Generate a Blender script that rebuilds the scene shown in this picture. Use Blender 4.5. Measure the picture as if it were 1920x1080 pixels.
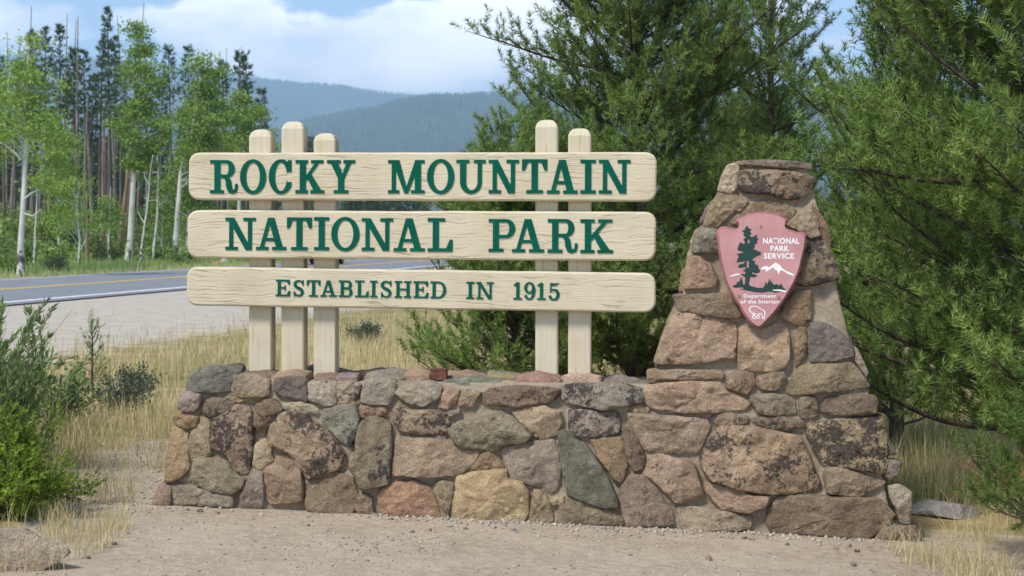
import bpy, bmesh, math, random
import numpy as np
from mathutils import Vector, noise as mnoise
from mathutils.geometry import tessellate_polygon

for _o in list(bpy.data.objects):
    bpy.data.objects.remove(_o)
SC = bpy.context.scene
COL = SC.collection

# ------------------------------------------------------------------ camera, sky, sun, exposure
CAM_H, HOR, FPX = 1.7, 440.0, 3226.0          # eye height, horizon row, focal length in photo pixels
cam_d = bpy.data.cameras.new('camera')
cam = bpy.data.objects.new('camera', cam_d)
COL.objects.link(cam)
cam.location = (0, 0, CAM_H)
cam.rotation_euler = (math.radians(90), 0, 0)
cam_d.sensor_width = 36
cam_d.lens = FPX / 1920 * 36
cam_d.shift_y = -(540 - HOR) / 1920
cam_d.clip_start = 0.1
cam_d.clip_end = 40000
cam_d.dof.use_dof = True
cam_d.dof.focus_distance = 10.0
cam_d.dof.aperture_fstop = 7.1
SC.camera = cam

SUN_EL, SUN_AZ = math.radians(52), math.atan2(-0.55, -0.62)     # high, behind the camera's left shoulder
world = bpy.data.worlds.new('World')
SC.world = world
world.use_nodes = True
wt = world.node_tree
wt.nodes.clear()
def wn(t, **k):
    n = wt.nodes.new(t)
    for a, v in k.items():
        setattr(n, a, v)
    return n
w_out = wn('ShaderNodeOutputWorld')
w_bg = wn('ShaderNodeBackground')
w_bg.inputs['Strength'].default_value = 0.1
w_sky = wn('ShaderNodeTexSky', sky_type='NISHITA', sun_disc=False)
w_sky.sun_elevation = SUN_EL
w_sky.sun_rotation = SUN_AZ
w_sky.altitude = 2600
w_sky.air_density = 1.0
w_sky.dust_density = 0.6
w_tc = wn('ShaderNodeTexCoord')
w_map = wn('ShaderNodeMapping')
w_map.inputs['Scale'].default_value = (1.0, 1.0, 1.9)
w_map.inputs['Location'].default_value = (4.2, 0.7, 0.55)
w_map.inputs['Rotation'].default_value = (0, 0, math.radians(-5))
w_n1 = wn('ShaderNodeTexNoise')
w_n1.inputs['Scale'].default_value = 6.0
w_n1.inputs['Detail'].default_value = 9
w_n1.inputs['Roughness'].default_value = 0.52
w_n2 = wn('ShaderNodeTexNoise')
w_n2.inputs['Scale'].default_value = 9.0
w_n2.inputs['Detail'].default_value = 6
w_sep = wn('ShaderNodeSeparateXYZ')
# more cloud towards the horizon, where one looks through a thicker layer
w_hor = wn('ShaderNodeMapRange')
w_hor.inputs['From Min'].default_value = 0.0
w_hor.inputs['From Max'].default_value = 0.18
w_hor.inputs['To Min'].default_value = 0.245
w_hor.inputs['To Max'].default_value = 0.0
w_add = wn('ShaderNodeMath', operation='ADD')
w_ramp = wn('ShaderNodeMapRange', interpolation_type='SMOOTHSTEP')
w_ramp.inputs['From Min'].default_value = 0.60
w_ramp.inputs['From Max'].default_value = 0.645
w_cc = wn('ShaderNodeMix', data_type='RGBA')
w_cc.inputs['A'].default_value = (7.0, 8.0, 9.8, 1)
w_cc.inputs['B'].default_value = (14.0, 13.5, 13.2, 1)
w_r2 = wn('ShaderNodeMapRange', interpolation_type='SMOOTHSTEP')
w_r2.inputs['From Min'].default_value = 0.36
w_r2.inputs['From Max'].default_value = 0.62
w_mix = wn('ShaderNodeMix', data_type='RGBA')
w_gain = wn('ShaderNodeMix', data_type='RGBA', blend_type='MULTIPLY')
w_gain.inputs['Factor'].default_value = 1.0
w_gain.inputs['B'].default_value = (1.25, 1.25, 1.25, 1)
L = wt.links.new
L(w_tc.outputs['Generated'], w_map.inputs['Vector'])
L(w_map.outputs['Vector'], w_n1.inputs['Vector'])
L(w_map.outputs['Vector'], w_n2.inputs['Vector'])
L(w_tc.outputs['Generated'], w_sep.inputs['Vector'])
L(w_sep.outputs['Z'], w_hor.inputs['Value'])
L(w_n1.outputs['Fac'], w_add.inputs[0])
L(w_hor.outputs['Result'], w_add.inputs[1])
L(w_add.outputs[0], w_ramp.inputs['Value'])
L(w_n2.outputs['Fac'], w_r2.inputs['Value'])
L(w_r2.outputs['Result'], w_cc.inputs['Factor'])
L(w_sky.outputs['Color'], w_gain.inputs['A'])
L(w_gain.outputs['Result'], w_mix.inputs['A'])
L(w_cc.outputs['Result'], w_mix.inputs['B'])
L(w_ramp.outputs['Result'], w_mix.inputs['Factor'])
L(w_mix.outputs['Result'], w_bg.inputs['Color'])
L(w_bg.outputs['Background'], w_out.inputs['Surface'])

sun_d = bpy.data.lights.new('sun', 'SUN')
sun_d.energy = 3.0
sun_d.angle = math.radians(13)
sun_d.color = (1.0, 0.95, 0.87)
sun = bpy.data.objects.new('sun', sun_d)
COL.objects.link(sun)
_sd = Vector((math.sin(SUN_AZ) * math.cos(SUN_EL), math.cos(SUN_AZ) * math.cos(SUN_EL), math.sin(SUN_EL)))
sun.rotation_euler = _sd.to_track_quat('Z', 'Y').to_euler()
sun.location = _sd * 50

SC.view_settings.view_transform = 'Standard'
SC.view_settings.look = 'None'
SC.view_settings.exposure = 0.6
SC.view_settings.gamma = 1.0
SC.view_settings.use_curve_mapping = False
SC.render.engine = 'CYCLES'
SC.cycles.use_denoising = True
SC.cycles.max_bounces = 6
SC.cycles.diffuse_bounces = 3
SC.cycles.transparent_max_bounces = 8
SC.cycles.volume_bounces = 2
SC.cycles.caustics_reflective = False
SC.cycles.caustics_refractive = False

# ------------------------------------------------------------------ helpers
RNG = np.random.default_rng(7)
def srgb(r, g, b):
    f = lambda c: (c / 255 / 12.92) if c / 255 <= 0.04045 else ((c / 255 + 0.055) / 1.055) ** 2.4
    return (f(r), f(g), f(b))

def mesh_np(name, V, F, smooth=False, attrs=None):
    """V (n,3); F (m,k) all faces alike, or a list of lists."""
    me = bpy.data.meshes.new(name)
    V = np.asarray(V, dtype=np.float32)
    if isinstance(F, np.ndarray):
        m, k = F.shape
        me.vertices.add(len(V)); me.vertices.foreach_set('co', V.ravel())
        me.loops.add(m * k); me.loops.foreach_set('vertex_index', F.astype(np.int32).ravel())
        me.polygons.add(m)
        me.polygons.foreach_set('loop_start', (np.arange(m) * k).astype(np.int32))
        me.update(calc_edges=True)
    else:
        me.from_pydata([tuple(map(float, v)) for v in V], [], F)
        me.update()
    if smooth:
        me.polygons.foreach_set('use_smooth', np.ones(len(me.polygons), dtype=bool))
    if attrs:
        for an, av in attrs.items():
            a = me.attributes.new(an, 'FLOAT', 'POINT')
            a.data.foreach_set('value', np.asarray(av, dtype=np.float32))
    return me

def obj(name, me, mat=None, parent=None, loc=None, rot=None, color=None):
    o = bpy.data.objects.new(name, me)
    COL.objects.link(o)
    if mat is not None and me is not None and len(me.materials) == 0:
        me.materials.append(mat)
    if parent is not None:
        o.parent = parent
    if loc is not None: o.location = loc
    if rot is not None: o.rotation_euler = rot
    if color is not None: o.color = color
    return o

def tag(o, label, cat, group=None, kind=None):
    o['label'] = label
    o['category'] = cat
    if group: o['group'] = group
    if kind: o['kind'] = kind
    return o

def struct(o, kind='structure', label=None):
    o['kind'] = kind
    if label: o['label'] = label
    return o

def thing(name, label, cat, loc=(0, 0, 0), rz=0, group=None):
    o = bpy.data.objects.new(name, None)
    COL.objects.link(o)
    o.location = loc
    o.rotation_euler = (0, 0, rz)
    o.empty_display_size = 0.2
    return tag(o, label, cat, group)

def copy_thing(o, loc, rz=0.0, sc=1.0, label=None, parent=None):
    c = o.copy(); COL.objects.link(c)
    if parent is None:
        c.location = loc; c.rotation_euler = (o.rotation_euler[0], o.rotation_euler[1], rz); c.scale = (sc, sc, sc)
        if label: c['label'] = label
    else:
        c.parent = parent
    for ch in o.children:
        copy_thing(ch, None, parent=c)
    return c

class MB:
    """collects tubes and boxes into one mesh"""
    def __init__(s):
        s.v, s.f, s.n = [], [], 0
    def add(s, V, F):
        s.v.append(np.asarray(V, float)); s.f += [[i + s.n for i in q] for q in F]; s.n += len(V)
    def tube(s, pts, rad, k=6, cap=True):
        pts = np.asarray(pts, float); n = len(pts)
        V = []
        for i in range(n):
            d = pts[min(i + 1, n - 1)] - pts[max(i - 1, 0)]
            d = d / (np.linalg.norm(d) + 1e-9)
            a = np.cross(d, (0.31, 0.92, 0.17)) if abs(d[1]) < 0.9 else np.cross(d, (1, 0, 0.1))
            a /= np.linalg.norm(a) + 1e-9
            b = np.cross(d, a)
            for j in range(k):
                t = 2 * math.pi * j / k
                V.append(pts[i] + rad[i] * (math.cos(t) * a + math.sin(t) * b))
        F = [[i * k + j, i * k + (j + 1) % k, (i + 1) * k + (j + 1) % k, (i + 1) * k + j] for i in range(n - 1) for j in range(k)]
        if cap:
            F += [list(range(k))[::-1], [(n - 1) * k + j for j in range(k)]]
        s.add(V, F)
    def box(s, x0, x1, y0, y1, z0, z1):
        V = [(x, y, z) for x in (x0, x1) for y in (y0, y1) for z in (z0, z1)]
        s.add(V, [[0, 1, 3, 2], [4, 6, 7, 5], [0, 4, 5, 1], [2, 3, 7, 6], [0, 2, 6, 4], [1, 5, 7, 3]])
    def mesh(s, name, smooth=False):
        return mesh_np(name, np.concatenate(s.v), s.f, smooth)

def fbm(x, y, z=0.0, o=4):
    v, a = 0.0, 0.5
    p = Vector((x, y, z))
    for _ in range(o):
        v += a * mnoise.noise(p); p = p * 2.03 + Vector((3.1, 1.7, 9.2)); a *= 0.5
    return v

def npnoise(X, Y, seed=0):
    """cheap smooth value noise for arrays, about -1..1"""
    xi, yi = np.floor(X).astype(np.int64), np.floor(Y).astype(np.int64)
    fx, fy = X - xi, Y - yi
    fx, fy = fx * fx * (3 - 2 * fx), fy * fy * (3 - 2 * fy)
    def h(a, b):
        n = (a * 374761393 + b * 668265263 + seed * 974634777) & 0xffffffff
        n = ((n ^ (n >> 13)) * 1274126177) & 0xffffffff
        return ((n ^ (n >> 16)) & 0xffff) / 32767.5 - 1
    return (h(xi, yi) * (1 - fx) + h(xi + 1, yi) * fx) * (1 - fy) + (h(xi, yi + 1) * (1 - fx) + h(xi + 1, yi + 1) * fx) * fy

def nfbm(X, Y, seed=0, o=4):
    v, a = 0, 0.5
    for i in range(o):
        v = v + a * npnoise(X, Y, seed + i); X, Y, a = X * 2.03 + 5.2, Y * 2.03 + 1.3, a * 0.5
    return v

# ------------------------------------------------------------------ materials
class Mat:
    def __init__(s, name, rough=0.8, spec=0.3):
        s.m = bpy.data.materials.new(name); s.m.use_nodes = True
        s.t = s.m.node_tree; s.b = s.t.nodes['Principled BSDF']
        s.b.inputs['Roughness'].default_value = rough
        s.b.inputs['Specular IOR Level'].default_value = spec
        s._tc = None
    def n(s, t, **k):
        n = s.t.nodes.new(t)
        for a, v in k.items():
            if a in n.inputs.keys(): n.inputs[a].default_value = v
            else: setattr(n, a, v)
        return n
    def l(s, a, b): s.t.links.new(a, b)
    def co(s, kind='Object'):
        if s._tc is None: s._tc = s.n('ShaderNodeTexCoord')
        return s._tc.outputs[kind]
    def mapped(s, scale, kind='Object', rand=False):
        m = s.n('ShaderNodeMapping'); m.inputs['Scale'].default_value = scale
        s.l(s.co(kind), m.inputs['Vector'])
        if rand:
            oi = s.n('ShaderNodeObjectInfo'); mu = s.n('ShaderNodeMath', operation='MULTIPLY'); mu.inputs[1].default_value = 57.0
            s.l(oi.outputs['Random'], mu.inputs[0])
            cx = s.n('ShaderNodeCombineXYZ'); s.l(mu.outputs[0], cx.inputs[0]); s.l(mu.outputs[0], cx.inputs[2])
            s.l(cx.outputs[0], m.inputs['Location'])
        return m.outputs[0]
    def noise(s, vec, scale, detail=5, rough=0.55, dist=0.0):
        n = s.n('ShaderNodeTexNoise'); n.inputs['Scale'].default_value = scale; n.inputs['Detail'].default_value = detail
        n.inputs['Roughness'].default_value = rough; n.inputs['Distortion'].default_value = dist
        s.l(vec, n.inputs['Vector']); return n.outputs['Fac']
    def ramp(s, v, a, b, lo=0.0, hi=1.0):
        r = s.n('ShaderNodeMapRange', interpolation_type='SMOOTHSTEP')
        r.inputs['From Min'].default_value = a; r.inputs['From Max'].default_value = b
        r.inputs['To Min'].default_value = lo; r.inputs['To Max'].default_value = hi
        s.l(v, r.inputs['Value']); return r.outputs['Result']
    def math(s, op, a, b=None):
        m = s.n('ShaderNodeMath', operation=op)
        for i, v in enumerate((a, b)):
            if v is None: continue
            if isinstance(v, (int, float)): m.inputs[i].default_value = v
            else: s.l(v, m.inputs[i])
        return m.outputs[0]
    def mix(s, f, a, b, blend='MIX'):
        m = s.n('ShaderNodeMix', data_type='RGBA', blend_type=blend)
        for key, v in (('Factor', f), ('A', a), ('B', b)):
            if isinstance(v, (int, float)): m.inputs[key].default_value = v
            elif isinstance(v, tuple): m.inputs[key].default_value = (*v[:3], 1)
            else: s.l(v, m.inputs[key])
        return m.outputs['Result']
    def attr(s, name):
        a = s.n('ShaderNodeAttribute'); a.attribute_name = name; return a.outputs['Fac']
    def bump(s, h, strength=0.5, dist=0.01, prev=None):
        b = s.n('ShaderNodeBump'); b.inputs['Strength'].default_value = strength; b.inputs['Distance'].default_value = dist
        s.l(h, b.inputs['Height'])
        if prev is not None: s.l(prev, b.inputs['Normal'])
        s.l(b.outputs[0], s.b.inputs['Normal']); return b.outputs[0]
    def color(s, c):
        if isinstance(c, tuple): s.b.inputs['Base Color'].default_value = (*c[:3], 1)
        else: s.l(c, s.b.inputs['Base Color'])

def m_plain(name, c, rough=0.6, var=0.12, scale=20, metal=0.0, bump=0.0):
    M = Mat(name, rough)
    n = M.noise(M.mapped((1, 1, 1)), scale, 4)
    dark = tuple(x * (1 - var) for x in c); lite = tuple(min(1, x * (1 + var)) for x in c)
    M.color(M.mix(M.ramp(n, 0.3, 0.7), dark, lite)); M.b.inputs['Metallic'].default_value = metal
    if bump: M.bump(n, bump, 0.004)
    return M.m

def m_foliage(name, dark, lite, trans=0.25, rough=0.5):
    """leaf colour by the 'tint' attribute each leaf carries (its own age and kind, 0..1)"""
    M = Mat(name, rough, 0.25)
    c = M.mix(M.attr('tint'), dark, lite)
    M.color(c)
    tr = M.n('ShaderNodeBsdfTranslucent'); M.l(c, tr.inputs['Color'])
    mx = M.n('ShaderNodeMixShader'); mx.inputs[0].default_value = trans
    out = M.t.nodes['Material Output']
    M.l(M.b.outputs[0], mx.inputs[1]); M.l(tr.outputs[0], mx.inputs[2]); M.l(mx.outputs[0], out.inputs['Surface'])
    return M.m

def m_stone():
    """object colour = the stone's own colour, its alpha = how much dark lichen it carries"""
    M = Mat('masonry_stone', 0.88, 0.2)
    v = M.mapped((1, 1, 1), rand=True)
    oi = M.n('ShaderNodeObjectInfo')
    base = oi.outputs['Color']
    big = M.noise(v, 5.5, 5, 0.6, 0.4)
    mid = M.noise(v, 26, 6, 0.62)
    fine = M.noise(v, 130, 3, 0.6)
    c = M.mix(M.ramp(big, 0.34, 0.66, 0.0, 0.75), M.mix(1.0, base, (1.08, 1.06, 1.04), 'MULTIPLY'), M.mix(1.0, base, (0.62, 0.58, 0.55), 'MULTIPLY'))
    c = M.mix(M.ramp(mid, 0.50, 0.70, 0.0, 0.75), c, M.mix(1.0, base, (1.35, 1.32, 1.26), 'MULTIPLY'))
    rust = M.noise(v, 8.0, 4, 0.6, 1.0)
    c = M.mix(M.ramp(rust, 0.58, 0.74, 0.0, 0.4), c, (0.29, 0.175, 0.095))
    c = M.mix(M.ramp(fine, 0.42, 0.60, 0.0, 0.55), c, M.mix(1.0, c, (0.5, 0.48, 0.47), 'MULTIPLY'))
    # dark lichen crust and pale green lichen spots
    li = M.math('ADD', M.math('MULTIPLY', M.noise(v, 7.5, 5, 0.7), 0.62), M.math('MULTIPLY', M.noise(v, 45, 4, 0.7), 0.38))
    amt = M.math('MULTIPLY', oi.outputs['Alpha'], 0.235)
    th = M.math('SUBTRACT', 0.68, amt)
    lm = M.ramp(M.math('SUBTRACT', li, th), -0.015, 0.05, 0.0, 0.86)
    lm = M.math('MULTIPLY', lm, M.ramp(oi.outputs['Alpha'], 0.02, 0.2))
    c = M.mix(lm, c, (0.035, 0.032, 0.033))
    pl = M.noise(v, 19, 3, 0.5)
    c = M.mix(M.math('MULTIPLY', M.ramp(pl, 0.66, 0.72, 0.0, 0.5), M.ramp(oi.outputs['Alpha'], 0.1, 0.5)), c, (0.34, 0.36, 0.24))
    M.color(c)
    h = M.math('ADD', M.math('MULTIPLY', mid, 0.7), M.math('MULTIPLY', fine, 0.3))
    M.bump(h, 1.0, 0.03)
    return M.m

def m_mortar():
    M = Mat('mortar', 0.92, 0.15)
    v = M.mapped((1, 1, 1))
    a = M.noise(v, 4, 5); b = M.noise(v, 60, 5, 0.65); g = M.noise(v, 230, 2)
    c = M.mix(M.ramp(a, 0.3, 0.7), (0.25, 0.198, 0.132), (0.36, 0.30, 0.215))
    c = M.mix(M.ramp(b, 0.4, 0.7, 0, 0.5), c, (0.43, 0.37, 0.28))
    c = M.mix(M.ramp(g, 0.55, 0.7, 0, 0.6), c, (0.15, 0.12, 0.09))
    c = M.mix(M.ramp(M.noise(v, 11, 4, 0.6), 0.52, 0.68, 0, 0.55), c, (0.20, 0.155, 0.105))
    M.color(c)
    M.bump(M.math('ADD', M.math('MULTIPLY', b, 0.6), M.math('MULTIPLY', g, 0.4)), 0.9, 0.014)
    return M.m

def m_board():
    """cream paint over weathered boards: raised, cracked grain along the board (local X)"""
    M = Mat('cream_painted_wood', 0.62, 0.3)
    sp = M.mapped((1.0, 1, 1), rand=True)
    warp = M.noise(sp, 2.2, 3)
    v2 = M.n('ShaderNodeVectorMath', operation='MULTIPLY'); M.l(sp, v2.inputs[0]); v2.inputs[1].default_value = (1.5, 1, 46)
    cx = M.n('ShaderNodeCombineXYZ'); M.l(M.math('MULTIPLY', warp, 5.0), cx.inputs[2])
    v3 = M.n('ShaderNodeVectorMath', operation='ADD'); M.l(v2.outputs[0], v3.inputs[0]); M.l(cx.outputs[0], v3.inputs[1])
    g1 = M.noise(v3.outputs[0], 2.4, 6, 0.55)
    v4 = M.n('ShaderNodeVectorMath', operation='MULTIPLY'); M.l(v3.outputs[0], v4.inputs[0]); v4.inputs[1].default_value = (2.2, 1, 3.0)
    g2 = M.noise(v4.outputs[0], 2.6, 4, 0.6)
    blotch = M.noise(sp, 3.0, 4)
    c = M.mix(M.ramp(blotch, 0.3, 0.7), srgb(194, 182, 153), srgb(207, 196, 169))
    crack = M.ramp(g1, 0.355, 0.40, 1.0, 0.0)
    crack2 = M.ramp(g2, 0.30, 0.345, 1.0, 0.0)
    c = M.mix(M.math('MULTIPLY', crack, 0.5), c, srgb(130, 112, 84))
    c = M.mix(M.math('MULTIPLY', crack2, 0.4), c, srgb(150, 132, 102))
    M.color(c)
    h = M.math('SUBTRACT', M.math('ADD', M.math('MULTIPLY', g1, 0.9), M.math('MULTIPLY', g2, 0.35)), M.math('MULTIPLY', crack, 0.35))
    M.bump(h, 0.7, 0.006)
    return M.m

def m_post():
    M = Mat('cream_painted_post', 0.6, 0.3)
    sp = M.mapped((24, 24, 1.2), rand=True)
    g = M.noise(sp, 2.0, 4)
    b = M.noise(M.mapped((1, 1, 1), rand=True), 4.0, 4)
    c = M.mix(M.ramp(b, 0.3, 0.7), srgb(191, 181, 155), srgb(202, 193, 169))
    c = M.mix(M.ramp(g, 0.345, 0.385, 0.5, 0.0), c, srgb(146, 130, 102))
    c = M.mix(M.ramp(M.noise(M.mapped((9, 9, 0.7), rand=True), 1.5, 5, 0.6), 0.56, 0.74, 0, 0.35), c, srgb(158, 146, 120))
    M.color(c); M.bump(g, 0.8, 0.006)
    return M.m

def m_letter():
    M = Mat('green_letter_paint', 0.7, 0.08)
    v = M.mapped((3, 1, 30), kind='Object')
    g = M.noise(v, 3, 4)
    b = M.noise(M.mapped((1, 1, 1)), 8, 3)
    c = M.mix(M.ramp(b, 0.3, 0.7), (0.001, 0.080, 0.050), (0.002, 0.100, 0.064))
    c = M.mix(M.ramp(g, 0.27, 0.32, 0.5, 0.0), c, (0.02, 0.13, 0.09))
    M.color(c); M.bump(g, 0.35, 0.004)
    return M.m

def m_ground():
    M = Mat('ground_soil', 0.95, 0.1)
    v = M.co('Object')
    wd, wg, wv = M.attr('w_dirt'), M.attr('w_gravel'), M.attr('w_green')
    n1 = M.noise(v, 0.35, 5); n2 = M.noise(v, 2.2, 6, 0.6); n3 = M.noise(v, 16, 5, 0.6); n4 = M.noise(v, 75, 4, 0.6); n5 = M.noise(v, 260, 2)
    # trodden sandy dirt
    dirt = M.mix(M.ramp(n2, 0.3, 0.7), srgb(158, 143, 124), srgb(174, 159, 139))
    dirt = M.mix(M.ramp(n3, 0.4, 0.75, 0, 0.6), dirt, srgb(191, 179, 158))
    vo = M.n('ShaderNodeTexVoronoi', feature='F1'); vo.inputs['Scale'].default_value = 62; M.l(v, vo.inputs['Vector'])
    spot = M.ramp(vo.outputs['Distance'], 0.20, 0.30, 1.0, 0.0)
    keep = M.ramp(M.noise(v, 9, 3), 0.47, 0.6)
    vc = M.mix(0.55, vo.outputs['Color'], (0.32, 0.28, 0.25), 'MIX')
    vc = M.mix(1.0, vc, (0.75, 0.68, 0.6), 'MULTIPLY')
    dirt = M.mix(M.math('MULTIPLY', spot, M.math('MULTIPLY', keep, 0.7)), dirt, vc)
    dirt = M.mix(M.ramp(n4, 0.6, 0.75, 0, 0.45), dirt, srgb(110, 92, 74))
    # pinkish roadside gravel
    grav = M.mix(M.ramp(n2, 0.3, 0.7), srgb(172, 162, 148), srgb(194, 185, 170))
    grav = M.mix(M.ramp(n4, 0.5, 0.7, 0, 0.6), grav, srgb(142, 132, 118))
    # dry meadow thatch
    mead = M.mix(M.ramp(n2, 0.3, 0.7), srgb(140, 122, 84), srgb(178, 162, 120))
    mead = M.mix(M.ramp(n1, 0.45, 0.65, 0, 0.55), mead, srgb(122, 122, 66))
    mead = M.mix(M.ramp(n3, 0.52, 0.7, 0, 0.5), mead, srgb(120, 96, 66))
    # green verge and forest floor
    ver = M.mix(M.ramp(n2, 0.3, 0.7), srgb(112, 140, 62), srgb(160, 170, 92))
    ver = M.mix(M.ramp(n3, 0.5, 0.7, 0, 0.5), ver, srgb(98, 88, 56))
    edge = M.math('MULTIPLY', M.math('SUBTRACT', n2, 0.5), 0.9)
    e2 = M.math('MULTIPLY', M.math('SUBTRACT', n3, 0.5), 0.6)
    ee = M.math('ADD', edge, e2)
    c = M.mix(M.ramp(M.math('ADD', wv, ee), 0.35, 0.65), mead, ver)
    c = M.mix(M.ramp(M.math('ADD', wg, ee), 0.38, 0.62), c, grav)
    c = M.mix(M.ramp(M.math('ADD', wd, ee), 0.38, 0.62), c, dirt)
    M.color(c)
    h = M.math('ADD', M.math('MULTIPLY', n3, 0.5), M.math('ADD', M.math('MULTIPLY', n4, 0.35), M.math('MULTIPLY', spot, 0.12)))
    M.bump(h, 0.9, 0.03)
    return M.m

def m_asphalt():
    M = Mat('asphalt', 0.85, 0.3)
    v = M.co('Object')
    a = M.noise(v, 0.8, 5); b = M.noise(v, 40, 3); s = M.noise(M.mapped((0.1, 6, 1)), 1.0, 3)
    c = M.mix(M.ramp(a, 0.3, 0.7), (0.165, 0.178, 0.195), (0.215, 0.228, 0.245))
    c = M.mix(M.ramp(b, 0.45, 0.7, 0, 0.4), c, (0.29, 0.29, 0.30))
    M.color(c); M.bump(b, 0.3, 0.005)
    return M.m

def m_bark(name, dark, lite, sc=(9, 9, 1.6), strength=0.9):
    M = Mat(name, 0.92, 0.15)
    v = M.mapped(sc); n = M.noise(v, 3.0, 6, 0.6, 0.6); k = M.noise(M.mapped((1, 1, 1)), 30, 3)
    c = M.mix(M.ramp(n, 0.35, 0.68), dark, lite)
    c = M.mix(M.ramp(k, 0.5, 0.7, 0, 0.35), c, dark)
    M.color(c); M.bump(n, strength, 0.02)
    return M.m

def m_aspen():
    M = Mat('aspen_bark', 0.75, 0.2)
    v = M.mapped((1, 1, 1), rand=True)
    rings = M.noise(M.mapped((1.2, 1.2, 7), rand=True), 2.6, 4, 0.6)
    knots = M.noise(M.mapped((2.2, 2.2, 1.6), rand=True), 1.6, 3, 0.6)
    c = M.mix(M.ramp(M.noise(v, 1.3, 4), 0.3, 0.7), (0.44, 0.44, 0.39), (0.58, 0.58, 0.53))
    c = M.mix(M.ramp(rings, 0.60, 0.68, 0, 0.75), c, (0.14, 0.13, 0.12))
    low = M.attr('low')          # rough dark old bark round the foot of the stem
    c = M.mix(M.ramp(M.math('ADD', M.math('MULTIPLY', low, 0.30), knots), 0.68, 0.76, 0, 0.92), c, (0.05, 0.045, 0.045))
    M.color(c); M.bump(rings, 0.4, 0.02)
    return M.m

def m_hill(name, c0, c1):
    M = Mat(name, 1.0, 0.0)
    v = M.mapped((0.02, 0.02, 0.004))
    n = M.noise(v, 2.2, 6, 0.7)
    p = M.noise(M.mapped((0.0016, 0.0016, 0.0016)), 2.0, 4)
    c = M.mix(M.ramp(n, 0.3, 0.7), c0, c1)
    c = M.mix(M.ramp(p, 0.52, 0.66, 0, 0.45), c, (0.15, 0.145, 0.13))
    M.color(c)
    return M.m

STONE, MORTAR = m_stone(), m_mortar()
BOARD, POST, LETTER = m_board(), m_post(), m_letter()
GROUND, ASPHALT = m_ground(), m_asphalt()
BARK_PINE = m_bark('pine_bark', (0.045, 0.035, 0.03), (0.15, 0.115, 0.095))
BARK_DEAD = m_bark('dead_bark', (0.15, 0.125, 0.11), (0.34, 0.30, 0.275), (3, 3, 0.3), 0.5)
BARK_ORANGE = m_bark('orange_bark', (0.19, 0.125, 0.09), (0.36, 0.255, 0.185), (3, 3, 0.3), 0.5)
BARK_FAR = m_bark('far_conifer_bark', (0.07, 0.055, 0.048), (0.19, 0.15, 0.125), (3, 3, 0.3), 0.5)
TWIG_DEAD = m_bark('dead_twig', (0.12, 0.105, 0.1), (0.27, 0.24, 0.225), (20, 20, 4), 0.3)
ASPEN = m_aspen()
NEEDLE = m_foliage('pine_needles', (0.070, 0.130, 0.022), (0.285, 0.395, 0.095), 0.30)
NEEDLE_B = m_foliage('fresh_pine_needles', (0.075, 0.15, 0.025), (0.29, 0.39, 0.10), 0.25)
NEEDLE_FAR = m_foliage('far_needles', (0.030, 0.060, 0.020), (0.10, 0.15, 0.05), 0.15)
LEAF = m_foliage('aspen_leaves', (0.115, 0.215, 0.028), (0.34, 0.46, 0.09), 0.3)
LEAF_SHRUB = m_foliage('shrub_leaves', (0.085, 0.165, 0.03), (0.30, 0.40, 0.10), 0.3)
WILLOW_LEAF = m_foliage('willow_leaves', (0.085, 0.155, 0.04), (0.28, 0.37, 0.14), 0.3)
JUNIPER = m_foliage('juniper_sprays', (0.06, 0.13, 0.012), (0.33, 0.44, 0.06), 0.3)
SAGE = m_foliage('sagebrush_leaves', (0.06, 0.085, 0.045), (0.17, 0.21, 0.125), 0.2)
GRASS_DRY = m_foliage('dry_grass', (0.20, 0.235, 0.07), (0.74, 0.60, 0.34), 0.3)
GRASS_GREEN = m_foliage('green_grass', (0.15, 0.26, 0.06), (0.46, 0.50, 0.20), 0.3)
PEBBLE = None
# ------------------------------------------------------------------ terrain, road, hills
RD = np.array([0.165, 0.9863])               # direction of the road on the ground
RN = np.array([-0.9863, 0.165])              # across it, away from the sign
RP = np.array([-12.5, 42.0])                 # a point on its near edge line
def road_d(x, y): return (x - RP[0]) * RN[0] + (y - RP[1]) * RN[1]
def sstep(a, b, x):
    t = np.clip((x - a) / (b - a), 0, 1); return t * t * (3 - 2 * t)

def gz(x, y):
    """ground height"""
    x, y = np.asarray(x, float), np.asarray(y, float)
    near = 0.075 - 0.037 * np.clip(x, -3.5, 3.5)
    z = near * (1 - sstep(12, 20, y))
    d = road_d(x, y)
    z = z + np.where(d > 14, 0.095 * np.maximum(d - 20, 0) * sstep(14, 30, d), 0) * (1 - sstep(120, 400, d)) * (1 - 0.7 * sstep(150, 500, y))
    off = sstep(0.0, 3.0, np.maximum(-0.9 - d, d - 10.4))
    z = z + off * (0.05 * nfbm(x * 0.25, y * 0.25, 3) + 0.012 * nfbm(x * 2.1, y * 2.1, 11)) * (0.35 + 0.65 * sstep(10.5, 14, y))
    z = z + off * 0.25 * sstep(10.5, 24, d) * nfbm(x * 0.12, y * 0.12, 21)
    # soil heaped a little along the foot of the masonry
    return z
def g1(x, y): return float(gz(np.array([x]), np.array([y]))[0])
def at(px, py=None, depth=None, z=None):
    """a place on the ground seen at photo column px: by its distance, or by its row"""
    if depth is None: depth = (CAM_H - (z or 0.0)) * FPX / (py - HOR)
    x = (px - 960) / FPX * depth
    return x, depth

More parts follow.
